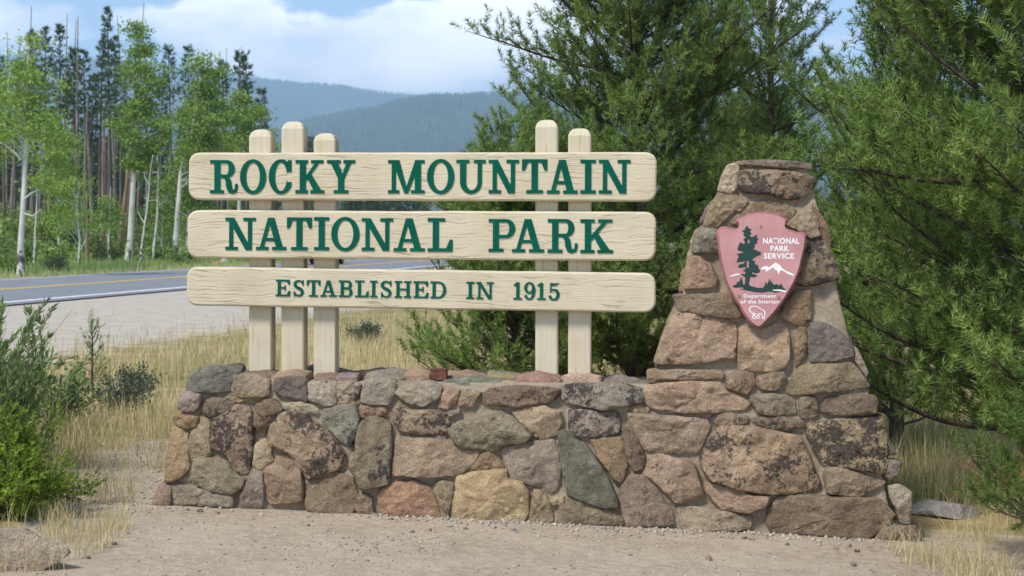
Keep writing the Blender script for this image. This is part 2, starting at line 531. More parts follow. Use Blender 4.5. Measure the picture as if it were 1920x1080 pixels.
def lines(lo, hi, near_step, grow, centre):
    a = [0.0]; s = near_step
    while a[-1] < hi - centre: a.append(a[-1] + s); s *= grow
    b = [0.0]; s = near_step
    while b[-1] < centre - lo: b.append(b[-1] + s); s *= grow
    return np.array([centre - v for v in b[:0:-1]] + [centre + v for v in a])
gx = lines(-9000, 9000, 0.085, 1.05, 0.0)
gy = lines(-60, 11000, 0.085, 1.045, 9.0)
X, Y = np.meshgrid(gx, gy)
Z = gz(X, Y)
D = road_d(X, Y)
w_gravel = sstep(-12.0, -6.5, D) * (1 - sstep(11.2, 12.2, D)) * sstep(14, 22, Y)
w_green = sstep(11.5, 13.5, D)
# trodden ground before the wall and round its left end
w_dirt = (1 - sstep(10.2, 11.6, Y + 0.35 * np.abs(X + 0.2) - 0.7 * sstep(-3, -1.8, -np.abs(X + 2.1)))) * (1 - sstep(3.0, 4.0, X)) * sstep(-3.1, -2.2, X + 0.18 * (9 - Y))
w_dirt = np.maximum(w_dirt, (1 - sstep(0.35, 1.0, np.hypot((X + 2.35) / 0.75, (Y - 11.6) / 2.4))) * 0.9)
nx, ny = len(gx), len(gy)
idx = np.arange(nx * ny).reshape(ny, nx)
F = np.stack([idx[:-1, :-1], idx[:-1, 1:], idx[1:, 1:], idx[1:, :-1]], -1).reshape(-1, 4)
me = mesh_np('ground', np.stack([X, Y, Z], -1).reshape(-1, 3), F, True,
             {'w_dirt': w_dirt.ravel(), 'w_gravel': w_gravel.ravel(), 'w_green': w_green.ravel()})
struct(obj('ground', me, GROUND))

def strip(name, d0, d1, z, mat, s0=-120, s1=900, parent=None, step=6.0):
    s = np.arange(s0, s1 + step, step)
    V = []
    for a in s:
        for d in (d0, d1):
            p = RP + RD * a + RN * d
            V.append((p[0], p[1], z))
    n = len(s)
    F = np.array([[2 * i, 2 * i + 1, 2 * i + 3, 2 * i + 2] for i in range(n - 1)])[:, ::-1]
    return obj(name, mesh_np(name, V, F), mat, parent)
road = struct(strip('road', -0.75, 10.3, 0.035, ASPHALT))
WHITE_LINE = m_plain('white_road_paint', (0.78, 0.78, 0.78), 0.7, 0.1, 3)
YELLOW_LINE = m_plain('yellow_road_paint', (0.72, 0.46, 0.09), 0.7, 0.1, 3)
strip('edge_line', -0.13, 0.13, 0.041, WHITE_LINE, parent=road)
strip('edge_line', 9.45, 9.60, 0.041, WHITE_LINE, parent=road)
strip('centre_line', 4.36, 4.56, 0.041, YELLOW_LINE, parent=road)
strip('centre_line', 4.70, 4.90, 0.041, YELLOW_LINE, parent=road)

# two forested ridges, kilometres away; rows in the photograph give their sky lines
def ridge(name, dist, prof, depth, mat, seed, n_trees, tree_h):
    xs = np.linspace(-0.75, 0.75, 260)                     # as tangent of the bearing
    px = 960 + xs * FPX
    h = (HOR - np.interp(px, [p[0] for p in prof], [p[1] for p in prof])) / FPX * dist
    h = h * (1 + 0.025 * nfbm(xs * 40, xs * 0 + seed, seed))
    t = np.linspace(0, 1.6, 70)                            # 0 foot, 1 crest, beyond: far side
    TX, TT = np.meshgrid(xs, t)
    HH = np.broadcast_to(h, TX.shape)
    R = dist - depth + depth * TT
    prof_t = np.where(TT < 1, sstep(-0.25, 1.0, TT) - sstep(-0.25, 1.0, np.zeros(1)), 1 - 0.7 * (TT - 1))
    prof_t = np.where(TT < 1, prof_t / (1 - sstep(-0.25, 1.0, np.zeros(1))), prof_t)
    Zr = HH * prof_t + HH * 0.10 * nfbm(TX * 18, TT * 3, seed + 5) * np.sin(np.clip(TT, 0, 1) * math.pi)
    V = np.stack([TX * R, R, Zr - 8.0], -1).reshape(-1, 3)
    n1, n2 = len(xs), len(t)
    ii = np.arange(n1 * n2).reshape(n2, n1)
    F = np.stack([ii[:-1, :-1], ii[:-1, 1:], ii[1:, 1:], ii[1:, :-1]], -1).reshape(-1, 4)
    struct(obj(name, mesh_np(name, V, F, True), mat))
    # the wood on it: thin spires, far too many to count
    r = np.random.default_rng(seed)
    a = r.uniform(-0.36, 0.36, n_trees); b = 1.02 - r.uniform(0, 1, n_trees) ** 1.4 * 1.0
    hx = np.interp(a, xs, h)
    R = dist - depth + depth * b
    # height by bilinear look-up in the same grid
    fi = (a - xs[0]) / (xs[1] - xs[0]); fj = b / (t[1] - t[0])
    i0, j0 = np.clip(fi.astype(int), 0, n1 - 2), np.clip(fj.astype(int), 0, n2 - 2)
    u, v = fi - i0, fj - j0
    zz = (Zr[j0, i0] * (1 - u) + Zr[j0, i0 + 1] * u) * (1 - v) + (Zr[j0 + 1, i0] * (1 - u) + Zr[j0 + 1, i0 + 1] * u) * v - 8
    P = np.stack([a * R, R, zz], -1)
    hh = tree_h * r.uniform(0.55, 1.25, n_trees); w = hh * r.uniform(0.13, 0.22, n_trees)
    ang = r.uniform(0, 6.28, n_trees)
    V = np.zeros((n_trees, 4, 3))
    for k in range(3):
        V[:, k] = P + np.stack([np.cos(ang + k * 2.0944) * w, np.sin(ang + k * 2.0944) * w, -0.1 * hh], -1)
    V[:, 3] = P + np.stack([0 * hh, 0 * hh, hh], -1)
    base = np.arange(n_trees)[:, None] * 4
    F = np.concatenate([base + np.array([[0, 1, 3]]), base + np.array([[1, 2, 3]]), base + np.array([[2, 0, 3]])])
    tint = np.repeat(r.uniform(0, 1, n_trees) ** 1.5, 4)
    o = obj('distant_forest', mesh_np('distant_forest', V.reshape(-1, 3), F, False, {'tint': tint}), FOREST_FAR)
    return o
FOREST_FAR = m_foliage('distant_forest', (0.018, 0.034, 0.022), (0.065, 0.082, 0.062), 0.0, 0.9)
HILL = m_hill('hill_wood', (0.03, 0.045, 0.028), (0.065, 0.075, 0.05))
o = ridge('mountain', 8200, [(-1500, 118), (-200, 112), (60, 110), (300, 125), (470, 149), (560, 160), (640, 170), (700, 182), (760, 190), (900, 205), (1200, 215), (1600, 200), (2000, 185), (3500, 150)], 3000, HILL, 4, 26000, 24)
struct(o, 'stuff', 'bare and living spires of the wood on the far mountain crest'); o['category'] = 'forest'
o = ridge('hill', 4700, [(-1500, 330), (0, 320), (300, 300), (430, 275), (500, 252), (580, 230), (660, 212), (740, 197), (800, 190), (900, 183), (1100, 180), (1400, 185), (1700, 172), (1800, 168), (2000, 160), (3500, 130)], 2300, HILL, 9, 36000, 18)
struct(o, 'stuff', 'dark wood covering the nearer rounded hill behind the sign'); o['category'] = 'forest'

# ------------------------------------------------------------------ the masonry: wall and pillar
TH = math.radians(4.0)
E = np.array([math.cos(TH), -math.sin(TH), 0.0])     # along the wall
NI = np.array([math.sin(TH), math.cos(TH), 0.0])     # into it
WO = np.array([0.0, 9.76, 0.0])
BAT = 0.10                                            # batter of the face
UP = np.array([0, 0, 1.0])
def wp(u, z, out=0.0):
    """a point on the battered face"""
    u, z, out = np.asarray(u, float)[..., None], np.asarray(z, float)[..., None], np.asarray(out, float)[..., None]
    return WO + E * u + NI * (BAT * z - out) + UP * z
def unproject(px, py, O=WO, bat=BAT):
    px, py = np.asarray(px, float), np.asarray(py, float)
    r = np.stack([(px - 960) / FPX, np.ones_like(px), (HOR - py) / FPX], -1)
    C = np.array([0, 0, CAM_H])
    t = (bat * CAM_H - NI @ (C - O)) / (r @ NI - bat * r[..., 2])
    P = C + t[..., None] * r
    return (P - O) @ E, P[..., 2]

def chaikin(P, n=1, q=0.22):
    for _ in range(n):
        Q = np.roll(P, -1, 0)
        P = np.stack([P * (1 - q) + Q * q, P * q + Q * (1 - q)], 1).reshape(-1, 2)
    return P
def resample(P, n):
    Q = np.vstack([P, P[:1]])
    s = np.concatenate([[0], np.cumsum(np.hypot(*np.diff(Q, axis=0).T))])
    t = np.linspace(0, s[-1], n, endpoint=False)
    return np.stack([np.interp(t, s, Q[:, 0]), np.interp(t, s, Q[:, 1])], -1)

def stone_mesh(name, poly, proud, place, seed, rough=1.0, back=0.06, grow=0.014):
    """a rough stone with an irregular, broken face over a plan polygon; place(u, v, out) -> xyz"""
    rr = random.Random(seed)
    P = np.asarray(poly, float)
    P = chaikin(P, 1, 0.08)
    P = P + (P - P.mean(0)) / (np.hypot(*(P - P.mean(0)).T)[:, None] + 1e-6) * grow
    area = 0.5 * abs(np.sum(P[:, 0] * np.roll(P[:, 1], -1) - P[:, 1] * np.roll(P[:, 0], -1)))
    size = math.sqrt(area)
    n = int(np.clip(36 + size * 110, 40, 84))
    P = resample(P, n)
    c = P.mean(0)
    off = rr.uniform(0, 100)
    ed = P - c; rad = np.hypot(ed[:, 0], ed[:, 1]) + 1e-6
    jit = np.array([fbm(p[0] * 16, p[1] * 16, off, 3) * 0.010 + fbm(p[0] * 60, p[1] * 60, off, 2) * 0.004 for p in P]) * rough
    P = P + ed / rad[:, None] * jit[:, None]
    ed = P - c
    inset = min(0.016, 0.11 * size)
    # facets: a few tilted planes, the lowest one wins -> chiselled look
    pl = []
    for _ in range(5):
        a = rr.uniform(0, 6.283); k = rr.uniform(0.05, 0.42)
        pl.append((math.cos(a) * k, math.sin(a) * k, rr.uniform(0.0, 0.5) * size * 0.22))
    rings = [(1.0, -back), (1.0, 0.0), (1 - 0.12 * inset / (size * 0.55), 0.55), (1 - 0.6 * inset / (size * 0.55), 0.86), (1 - 1.7 * inset / (size * 0.55), 0.97)]
    last = rings[-1][0]
    for q in (0.88, 0.75, 0.62, 0.49, 0.36, 0.23, 0.10):
        rings.append((last * q, 1.0))
    V = []
    for r, hgt in rings:
        for i in range(n):
            p = c + ed[i] * r
            if hgt <= 0:
                o = hgt if hgt < 0 else -0.004
            else:
                d = p - c
                h = proud + min(-d[0] * a - d[1] * b + cc for a, b, cc in pl) * 0.8
                h = max(h, proud * 0.35)
                nz = fbm(p[0] * 7, p[1] * 7, off, 4) * 0.05 * min(1, size * 2.2) + fbm(p[0] * 34, p[1] * 34, off + 7, 3) * 0.016
                rid = abs(fbm(p[0] * 10, p[1] * 10, off + 31, 3)) * 0.040 * min(1, size * 2)
                o = h * hgt + (nz - rid) * rough * hgt
                o = max(o, 0.006 * hgt)
            V.append(place(p[0], p[1], o))
    m = len(rings)
    Fq = [[k * n + i, k * n + (i + 1) % n, (k + 1) * n + (i + 1) % n, (k + 1) * n + i] for k in range(m - 1) for i in range(n)]
    V.append(np.mean(V[(m - 1) * n:], axis=0))
    Fq += [[(m - 1) * n + i, (m - 1) * n + (i + 1) % n, m * n] for i in range(n)]
    Fq.append(list(range(n))[::-1])
    sgn = np.sum(P[:, 0] * np.roll(P[:, 1], -1) - P[:, 1] * np.roll(P[:, 0], -1))
    if sgn < 0: Fq = [q[::-1] for q in Fq]
    me = mesh_np(name, np.array(V), Fq, True)
    try: me.set_sharp_from_angle(angle=math.radians(32))
    except Exception: pass
    return me

# colours a stone can have (real surface colours) and how much lichen
PAL = dict(
    tan=(0.36, 0.265, 0.19), buff=(0.45, 0.33, 0.205), pink=(0.37, 0.255, 0.205), orange=(0.41, 0.225, 0.125),
    grey=(0.30, 0.285, 0.265), blue=(0.215, 0.245, 0.25), green=(0.285, 0.275, 0.215), brown=(0.28, 0.20, 0.155),
    purple=(0.25, 0.20, 0.18), pale=(0.50, 0.455, 0.39), slate=(0.20, 0.215, 0.215), sand=(0.42, 0.34, 0.25), white=(0.62, 0.58, 0.52))
def _mute(c, k=0.66):
    g = 0.36 * c[0] + 0.42 * c[1] + 0.22 * c[2]; w = (g * 1.22, g * 0.99, g * 0.74)
    return tuple((a * (1 - k) + b * k) * m for a, b, m in zip(c, w, (0.94, 0.90, 0.815)))
PAL = {k: _mute(v, 0.40 if k in ('grey', 'blue', 'slate', 'pale', 'white') else 0.72) for k, v in PAL.items()}
Z1, Z2, Z3, Z4 = (270, 670, 3.273), (690, 680, 3.273), (1190, 280, 2.843), (1190, 640, 2.769)
ST = []    # (frame, colour, lichen, proud, points)
def S(fr, colr, li, pr, *pts): ST.append((fr, colr, li, pr, pts))
S(Z1,'blue',.35,.050,(265,205),(270,150),(300,105),(345,78),(420,62),(500,75),(560,95),(545,125),(528,170),(525,205),(400,208))
S(Z1,'pink',.25,.045,(520,225),(545,120),(600,112),(700,122),(762,148),(760,225),(740,237),(600,236))
S(Z1,'slate',.05,.045,(805,205),(812,135),(900,128),(995,150),(1007,255),(990,275),(930,250),(870,240),(830,215))
S(Z1,'grey',.45,.045,(1010,165),(1090,155),(1178,158),(1176,290),(1110,290),(1020,255))
S(Z1,'grey',.6,.040,(1190,252),(1198,172),(1250,155),(1325,165),(1310,248),(1240,260))
S(Z1,'grey',.15,.045,(1338,275),(1347,210),(1365,145),(1440,132),(1540,150),(1528,240),(1500,285),(1400,280))
S(Z1,'grey',.3,.060,(225,310),(232,225),(280,220),(355,230),(335,300),(305,328),(240,322))
S(Z1,'purple',.6,.050,(355,345),(370,280),(420,255),(500,258),(560,275),(510,320),(440,345),(415,360))
S(Z1,'sand',.05,.018,(510,240),(600,244),(760,247),(700,268),(580,270),(520,255))
S(Z1,'orange',.1,.055,(180,365),(230,352),(330,365),(325,420),(265,432),(215,410))
S(Z1,'orange',.2,.065,(135,755),(150,640),(165,520),(175,435),(230,432),(275,470),(272,560),(285,665),(240,720),(180,752))
S(Z1,'tan',.3,.050,(300,655),(268,545),(287,490),(332,372),(385,357),(403,420),(413,585),(370,622),(320,645))
S(Z1,'pink',.78,.055,(417,545),(427,420),(442,352),(520,312),(580,294),(653,312),(673,400),(663,560),(653,650),(630,710),(572,708),(540,660),(520,590),(470,570))
S(Z1,'brown',.55,.050,(682,410),(692,300),(735,264),(800,267),(857,310),(800,380),(765,420),(740,476),(717,450))
S(Z1,'pale',.2,.040,(852,285),(960,282),(1050,300),(1070,340),(1000,345),(870,320))
S(Z1,'tan',.68,.085,(768,520),(780,410),(830,345),(920,337),(990,350),(1080,430),(1170,510),(1228,580),(1226,640),(1180,690),(1080,720),(1010,740),(970,680),(930,610),(870,570),(800,555))
S(Z1,'blue',.45,.045,(1100,400),(1112,322),(1200,302),(1290,287),(1320,370),(1300,470),(1270,546),(1200,500),(1150,440))
S(Z1,'green',.5,.085,(1312,500),(1328,410),(1387,367),(1470,380),(1518,420),(1513,560),(1503,700),(1503,768),(1400,793),(1327,793),(1302,720),(1270,670),(1300,610),(1315,560))
S(Z1,'orange',.35,.040,(1332,355),(1337,302),(1400,294),(1478,302),(1483,338),(1430,358),(1360,368))
S(Z1,'tan',.15,.035,(680,650),(687,540),(745,502),(773,560),(788,630),(740,678),(710,686))
S(Z1,'green',.4,.075,(215,755),(280,680),(350,630),(440,614),(500,640),(560,715),(630,745),(600,795),(540,833),(440,810),(330,795))
S(Z1,'buff',.15,.055,(742,760),(737,700),(790,645),(850,602),(920,607),(958,670),(973,790),(973,875),(900,885),(790,895),(752,850))
S(Z1,'grey',.2,.045,(590,918),(600,850),(640,765),(680,680),(727,703),(732,820),(723,920),(650,925))
S(Z1,'tan',.2,.060,(1002,880),(1000,757),(1090,722),(1180,710),(1278,747),(1298,800),(1298,870),(1273,962),(1180,965),(1080,948),(1012,932))
S(Z1,'brown',.3,.050,(50,908),(100,792),(170,787),(165,900))
S(Z1,'grey',.2,.050,(180,900),(182,782),(260,777),(400,812),(540,842),(540,915),(400,905),(300,898))
S(Z1,'brown',.3,.040,(1304,925),(1309,862),(1350,840),(1393,862),(1403,958),(1330,955))
S(Z1,'sand',.05,.025,(1175,300),(1200,270),(1310,257),(1325,277),(1270,298),(1200,308))
S(Z2,'grey',.1,.050,(172,185),(250,130),(380,122),(445,150),(430,215),(340,262),(260,245),(200,207))
S(Z2,'buff',.05,.035,(435,270),(455,205),(490,165),(556,172),(538,225),(500,277))
S(Z2,'sand',.3,.030,(562,262),(568,195),(590,172),(690,184),(655,225),(640,258))
S(Z2,'purple',.55,.055,(710,255),(715,190),(760,157),(900,152),(1080,152),(1178,162),(1140,230),(1080,250),(900,262),(780,258))
S(Z2,'grey',.55,.060,(1187,215),(1202,137),(1300,132),(1500,132),(1560,127),(1688,165),(1683,240),(1560,262),(1450,280),(1330,262),(1240,245))
S(Z2,'tan',.55,.065,(112,290),(180,267),(290,300),(385,287),(480,320),(493,370),(478,420),(440,435),(300,425),(200,410),(160,360))
S(Z2,'green',.4,.085,(502,410),(560,367),(700,347),(770,327),(810,304),(880,340),(950,390),(1000,448),(960,488),(870,498),(830,500),(790,536),(700,520),(590,523),(532,480))
S(Z2,'sand',.35,.065,(888,300),(960,270),(1080,267),(1110,290),(1178,300),(1183,360),(1150,433),(1060,474),(1012,430),(942,360))
S(Z2,'grey',.7,.045,(1240,400),(1242,294),(1330,292),(1420,310),(1528,302),(1542,400),(1528,445),(1400,446),(1272,440))
S(Z2,'slate',.2,.065,(1168,440),(1192,414),(1260,442),(1350,522),(1430,642),(1488,742),(1528,830),(1533,883),(1440,883),(1330,845),(1230,800),(1212,720),(1187,600),(1177,520))
S(Z2,'orange',.25,.055,(1368,482),(1440,462),(1550,464),(1572,500),(1586,620),(1568,700),(1550,736),(1500,700),(1470,640),(1420,580))
S(Z2,'brown',.4,.050,(1558,402),(1618,412),(1658,480),(1697,590),(1678,648),(1632,666),(1609,620),(1586,540),(1574,470))
S(Z2,'tan',.12,.060,(162,690),(167,550),(182,457),(330,464),(480,482),(530,520),(600,540),(680,547),(640,620),(560,688),(420,688),(330,695),(250,685))
S(Z2,'orange',.1,.040,(638,650),(700,572),(750,537),(798,592),(830,640),(740,653))
S(Z2,'grey',.25,.055,(824,530),(900,512),(1000,492),(1138,474),(1162,540),(1172,680),(1148,770),(1120,790),(1070,758),(980,733),(882,703),(854,620))
S(Z2,'orange',.25,.060,(66,790),(140,742),(280,727),(378,767),(416,870),(440,945),(330,950),(200,945),(80,918))
S(Z2,'tan',.15,.040,(398,762),(440,723),(526,750),(508,840),(489,930),(444,860))
S(Z2,'buff',.2,.075,(520,965),(532,790),(557,692),(700,672),(853,657),(852,715),(935,727),(980,800),(980,900),(948,972),(800,970),(650,970))
S(Z2,'sand',.1,.045,(994,970),(1012,860),(1022,785),(1060,792),(1110,850),(1128,960),(1108,993),(1050,988))
S(Z2,'brown',.15,.045,(1167,990),(1177,910),(1212,825),(1300,842),(1440,892),(1548,918),(1562,990),(1400,1000))
S(Z2,'sand',.05,.030,(1120,850),(1160,832),(1200,822),(1190,868),(1140,864))
S(Z2,'slate',.2,.022,(250,437),(400,434),(408,460),(300,461))
S(Z2,'slate',.2,.020,(413,448),(465,449),(464,468),(413,463))
S(Z2,'grey',.3,.025,(500,300),(560,290),(556,310),(506,324))
PX = (0, 0, 1.0)
S(PX,'purple',.3,.055,(1163,921),(1179,895),(1191,891),(1206,892),(1237,926),(1258,954),(1261,983),(1178,985),(1169,960))
S(PX,'tan',.3,.055,(1177,775),(1200,776),(1245,782),(1324,785),(1328,799),(1319,824),(1309,846),(1280,848),(1233,845),(1211,841),(1198,825),(1186,800))
S(Z4,'sand',.35,.065,(42,690),(77,612),(130,584),(210,612),(280,627),(308,645),(337,740),(350,790),(320,818),(210,833),(160,770),(90,710))
S(Z4,'buff',.1,.030,(-20,345),(20,332),(68,346),(64,370),(-15,368))
S(PX,'sand',.35,.060,(1228,680),(1241,640),(1257,600),(1273,588),(1306,592),(1355,598),(1375,608),(1379,627),(1377,660),(1376,670),(1330,674),(1285,680),(1240,682))
S(PX,'buff',.35,.055,(1385,691),(1386,650),(1390,620),(1400,614),(1430,619),(1460,606),(1473,616),(1478,640),(1478,670),(1472,687),(1450,694),(1415,693))
S(PX,'brown',.2,.040,(1491,685),(1492,640),(1497,616),(1510,608),(1511,640),(1507,662),(1500,679))
S(PX,'slate',.1,.050,(1520,677),(1518,640),(1521,604),(1545,607),(1570,621),(1592,641),(1600,666),(1575,672),(1545,677))
S(Z4,'sand',.2,.050,(72,200),(75,152),(110,145),(280,152),(430,147),(457,165),(454,190),(300,200),(150,196))
S(Z4,'buff',.15,.065,(47,265),(62,232),(150,217),(300,212),(440,217),(470,265),(540,282),(592,320),(560,353),(400,366),(250,361),(120,354),(62,320))
S(Z4,'tan',.6,.040,(482,235),(483,177),(540,162),(608,167),(627,215),(580,267),(512,249))
S(Z4,'brown',.35,.045,(642,225),(643,192),(700,172),(768,162),(783,200),(730,252),(662,244))
S(Z4,'tan',.15,.070,(788,260),(832,165),(872,127),(1000,122),(1120,112),(1188,190),(1218,233),(1100,253),(950,260),(830,278))
S(Z4,'grey',.15,.050,(602,310),(607,282),(700,277),(800,287),(823,310),(830,373),(730,378),(642,371),(637,345))
S(Z4,'green',.15,.035,(853,370),(862,297),(938,292),(946,378),(920,393),(872,390))
S(Z4,'brown',.2,.060,(974,368),(977,320),(1010,287),(1130,284),(1240,282),(1253,310),(1248,373),(1130,378),(1030,376))
S(Z4,'purple',.5,.035,(404,400),(422,377),(500,380),(583,391),(570,428),(480,436),(432,430))
S(Z4,'purple',.5,.035,(607,400),(680,392),(780,397),(868,411),(882,438),(790,458),(700,448),(622,424))
S(Z4,'tan',.62,.100,(342,590),(362,560),(402,490),(432,447),(520,438),(600,453),(700,468),(846,488),(886,560),(926,660),(955,730),(927,773),(800,786),(650,778),(550,763),(460,728),(402,718),(357,660))
S(Z4,'tan',.76,.090,(893,480),(922,428),(1040,413),(1200,398),(1283,386),(1298,480),(1306,640),(1280,687),(1200,667),(1100,642),(985,637),(943,580))
S(Z4,'pink',.15,.060,(988,690),(1002,653),(1080,658),(1180,692),(1298,726),(1260,758),(1150,796),(1002,783))
S(Z4,'brown',.15,.090,(690,945),(702,862),(742,808),(850,798),(1000,808),(1250,813),(1308,852),(1346,905),(1290,965),(1190,1028),(1080,1015),(900,995),(720,1000))
S(Z4,'tan',.25,.070,(372,780),(387,733),(470,748),(600,792),(698,803),(678,850),(580,882),(452,868),(412,820))
S(Z4,'sand',.15,.060,(228,855),(300,858),(430,878),(530,893),(608,912),(588,972),(400,982),(250,970))
S(Z3,'grey',.3,.060,(520,80),(560,62),(700,58),(850,65),(935,75),(936,105),(800,102),(650,90))
S(Z3,'brown',.68,.070,(547,190),(557,122),(600,110),(700,117),(830,122),(930,142),(962,165),(938,220),(880,262),(800,262),(720,228),(600,233),(572,215))
S(Z3,'pale',.35,.040,(450,215),(470,150),(500,92),(525,84),(552,100),(542,140),(542,190),(515,230))
S(Z3,'tan',.2,.050,(372,395),(412,310),(452,237),(520,242),(548,262),(520,330),(440,413),(390,408))
S(Z3,'tan',.35,.035,(512,392),(560,337),(630,292),(720,278),(800,292),(856,325),(800,400),(600,402))
S(Z3,'tan',.45,.055,(815,405),(870,352),(938,308),(963,370),(988,458),(930,468),(900,440))
S(Z3,'brown',.7,.060,(908,478),(993,468),(1038,545),(1078,640),(1083,690),(1000,703),(902,722),(852,700),(882,600))
S(Z3,'brown',.3,.020,(948,292),(990,350),(1030,420),(1043,530),(1035,538),(987,440),(952,320))
S(Z3,'grey',.35,.055,(307,548),(332,450),(357,422),(440,432),(448,548))
S(Z3,'tan',.3,.065,(267,738),(287,600),(302,577),(350,582),(400,622),(428,680),(428,728),(350,733))
S(Z3,'brown',.35,.050,(212,790),(227,774),(350,777),(480,772),(520,802),(568,880),(558,902),(440,888),(330,868),(242,860))
S(Z3,'orange',.3,.050,(802,832),(860,762),(933,757),(933,888),(888,938),(850,928),(782,888))
S(Z3,'green',.2,.030,(532,320),(560,262),(598,280),(562,320))
S(Z4,'slate',.3,.035,(1312,622),(1383,632),(1350,703),(1304,698))
S(Z4,'slate',.4,.030,(1307,505),(1353,580),(1312,585))
S(Z4,'grey',.25,.035,(1322,762),(1370,752),(1433,790),(1428,938),(1380,930),(1332,800))
S(Z4,'brown',.15,.050,(1215,1062),(1300,962),(1448,962),(1488,1010),(1440,1058))
S(Z4,'grey',.1,.030,(1122,12),(1160,52),(1208,150),(1198,178),(1142,87))

monument = thing('stone_monument', 'low rough stone wall rising into a tapered stone pillar, under the park sign', 'stone monument', tuple(WO))
MO = np.array(WO)
SP = []
for k, (fr, cn, li, pr, pts) in enumerate(ST):
    p = np.array(pts, float)
    u, z = unproject(p[:, 0] / fr[2] + fr[0], p[:, 1] / fr[2] + fr[1])
    poly = np.stack([u, z], -1)
    SP.append(poly)
    rr = random.Random(100 + k)
    f = 0.82 + rr.random() * 0.42
    colr = tuple(c * f * (1 + rr.uniform(-0.05, 0.05)) for c in PAL[cn])
    me = stone_mesh('stone', poly, pr * 0.8, lambda a, b, o: wp(a, b, o) - MO, 100 + k)
    obj('stone', me, STONE, monument, color=(*colr, min(0.9, li + 0.09)))

# mortar body: the wall and the pillar, their faces rising towards each stone's edge
def seg_dist(Pu, Pz, poly):
    d = np.full(Pu.shape, 9.0)
    Q = np.roll(poly, -1, 0)
    for a, b in zip(poly, Q):
        ab = b - a; t = np.clip(((Pu - a[0]) * ab[0] + (Pz - a[1]) * ab[1]) / (ab @ ab + 1e-12), 0, 1)
        d = np.minimum(d, np.hypot(Pu - a[0] - t * ab[0], Pz - a[1] - t * ab[1]))
    return d
def ztop(u): return 0.862 - 0.0148 * u - 0.012
def body(name, zs, left, right, depth, nu, parent):
    """loft of level sections; the front follows the batter"""
    rows = []
    for z in zs:
        l, r = left(z), right(z)
        rows.append([(l + (r - l) * i / nu, z) for i in range(nu + 1)])
    A = np.array(rows)
    U, ZZ = A[..., 0], A[..., 1]
    d = np.full(U.shape, 9.0)
    for poly in SP:
        lo, hi = poly.min(0) - 0.06, poly.max(0) + 0.06
        m = (U > lo[0]) & (U < hi[0]) & (ZZ > lo[1]) & (ZZ < hi[1])
        if m.any():
            dd = seg_dist(U[m], ZZ[m], poly); d[m] = np.minimum(d[m], dd)
    out = -0.016 + 0.016 * np.exp(-(d / 0.016) ** 2) + 0.012 * nfbm(U * 9, ZZ * 9, 5) + 0.006 * nfbm(U * 40, ZZ * 40, 8)
    nz = len(zs)
    V = list((wp(U, ZZ, out) - MO).reshape(-1, 3))
    F = [[j * (nu + 1) + i, j * (nu + 1) + i + 1, (j + 1) * (nu + 1) + i + 1, (j + 1) * (nu + 1) + i] for j in range(nz - 1) for i in range(nu)]
    nb = len(V)
    for j, z in enumerate(zs):                       # back edge, coarser
        for e in (0, 1):
            u = U[j, -1] if e else U[j, 0]
            p = wp(u, z, 0.0) - MO; dep = depth(z)
            V.append(p + NI * dep)
    for j in range(nz - 1):
        a, b = nb + 2 * j, nb + 2 * (j + 1)
        F += [[j * (nu + 1), (j + 1) * (nu + 1), b, a], [j * (nu + 1) + nu, a + 1, b + 1, (j + 1) * (nu + 1) + nu], [a, b, b + 1, a + 1]]
    F.append([(nz - 1) * (nu + 1) + i for i in range(nu + 1)] + [nb + 2 * (nz - 1) + 1, nb + 2 * (nz - 1)])
    return obj(name, mesh_np(name, np.array(V), F, True), MORTAR, parent)
def edge(pts):
    p = np.array(pts, float); u, z = unproject(p[:, 0], p[:, 1])
    o = np.argsort(z); return lambda q: float(np.interp(q, z[o], u[o]))
wl = edge([(298, 960), (322, 880), (338, 800), (352, 745), (362, 705), (364, 690)])
body('wall_mortar', np.linspace(-0.25, 0.85, 76), wl, lambda z: 0.93, lambda z: 0.60 - 2 * BAT * max(z, 0) * 0.8, 230, monument)
pl_ = edge([(1150, 1010), (1205, 800), (1236, 690), (1262, 605), (1285, 540), (1308, 445), (1356, 350), (1374, 306), (1380, 296)])
pr_ = edge([(1690, 1060), (1690, 1005), (1668, 960), (1650, 860), (1640, 790), (1624, 720), (1594, 640), (1566, 530), (1552, 445), (1521, 350), (1514, 306), (1512, 296)])
body('pillar_mortar', np.linspace(-0.25, 2.10, 150), pl_, pr_, lambda z: 0.88 - 0.20 * max(z, 0), 110, monument)

# stones of the other faces: pillar sides, wall end, and the flags along the top
rs = random.Random(5)
def side_stones(edge_f, sgn, z0, z1, dep, over=0.0):
    z = z0
    while z < z1:
        hgt = rs.uniform(0.14, 0.26); w = 0.03
        D = dep(z + hgt / 2)
        while w < D - 0.08:
            lw = min(rs.uniform(0.18, 0.36), D - 0.03 - w)
            if lw < 0.07: break
            poly = [(w + .01, z + .01 + rs.uniform(0, .02)), (w + lw - .02, z + rs.uniform(0, .03)), (w + lw - rs.uniform(.01, .04), z + hgt - rs.uniform(.02, .04)), (w + lw * .5, z + hgt - rs.uniform(.01, .02)), (w + rs.uniform(.01, .03), z + hgt - rs.uniform(.02, .04))]
            def place(a, b, o, sgn=sgn):
                return wp(edge_f(b) + sgn * (o - 0.012), b, 0.0) + NI * a - MO
            if sgn > 0: pass
            me = stone_mesh('stone', poly if sgn > 0 else poly[::-1], 0.035, place, rs.randint(0, 9999))
            cn = rs.choice(['tan', 'brown', 'grey', 'sand', 'purple', 'buff'])
            obj('stone', me, STONE, monument, color=(*[c * rs.uniform(.9, 1.1) for c in PAL[cn]], rs.uniform(.1, .5)))
            w += lw + 0.01
        z += hgt + 0.012
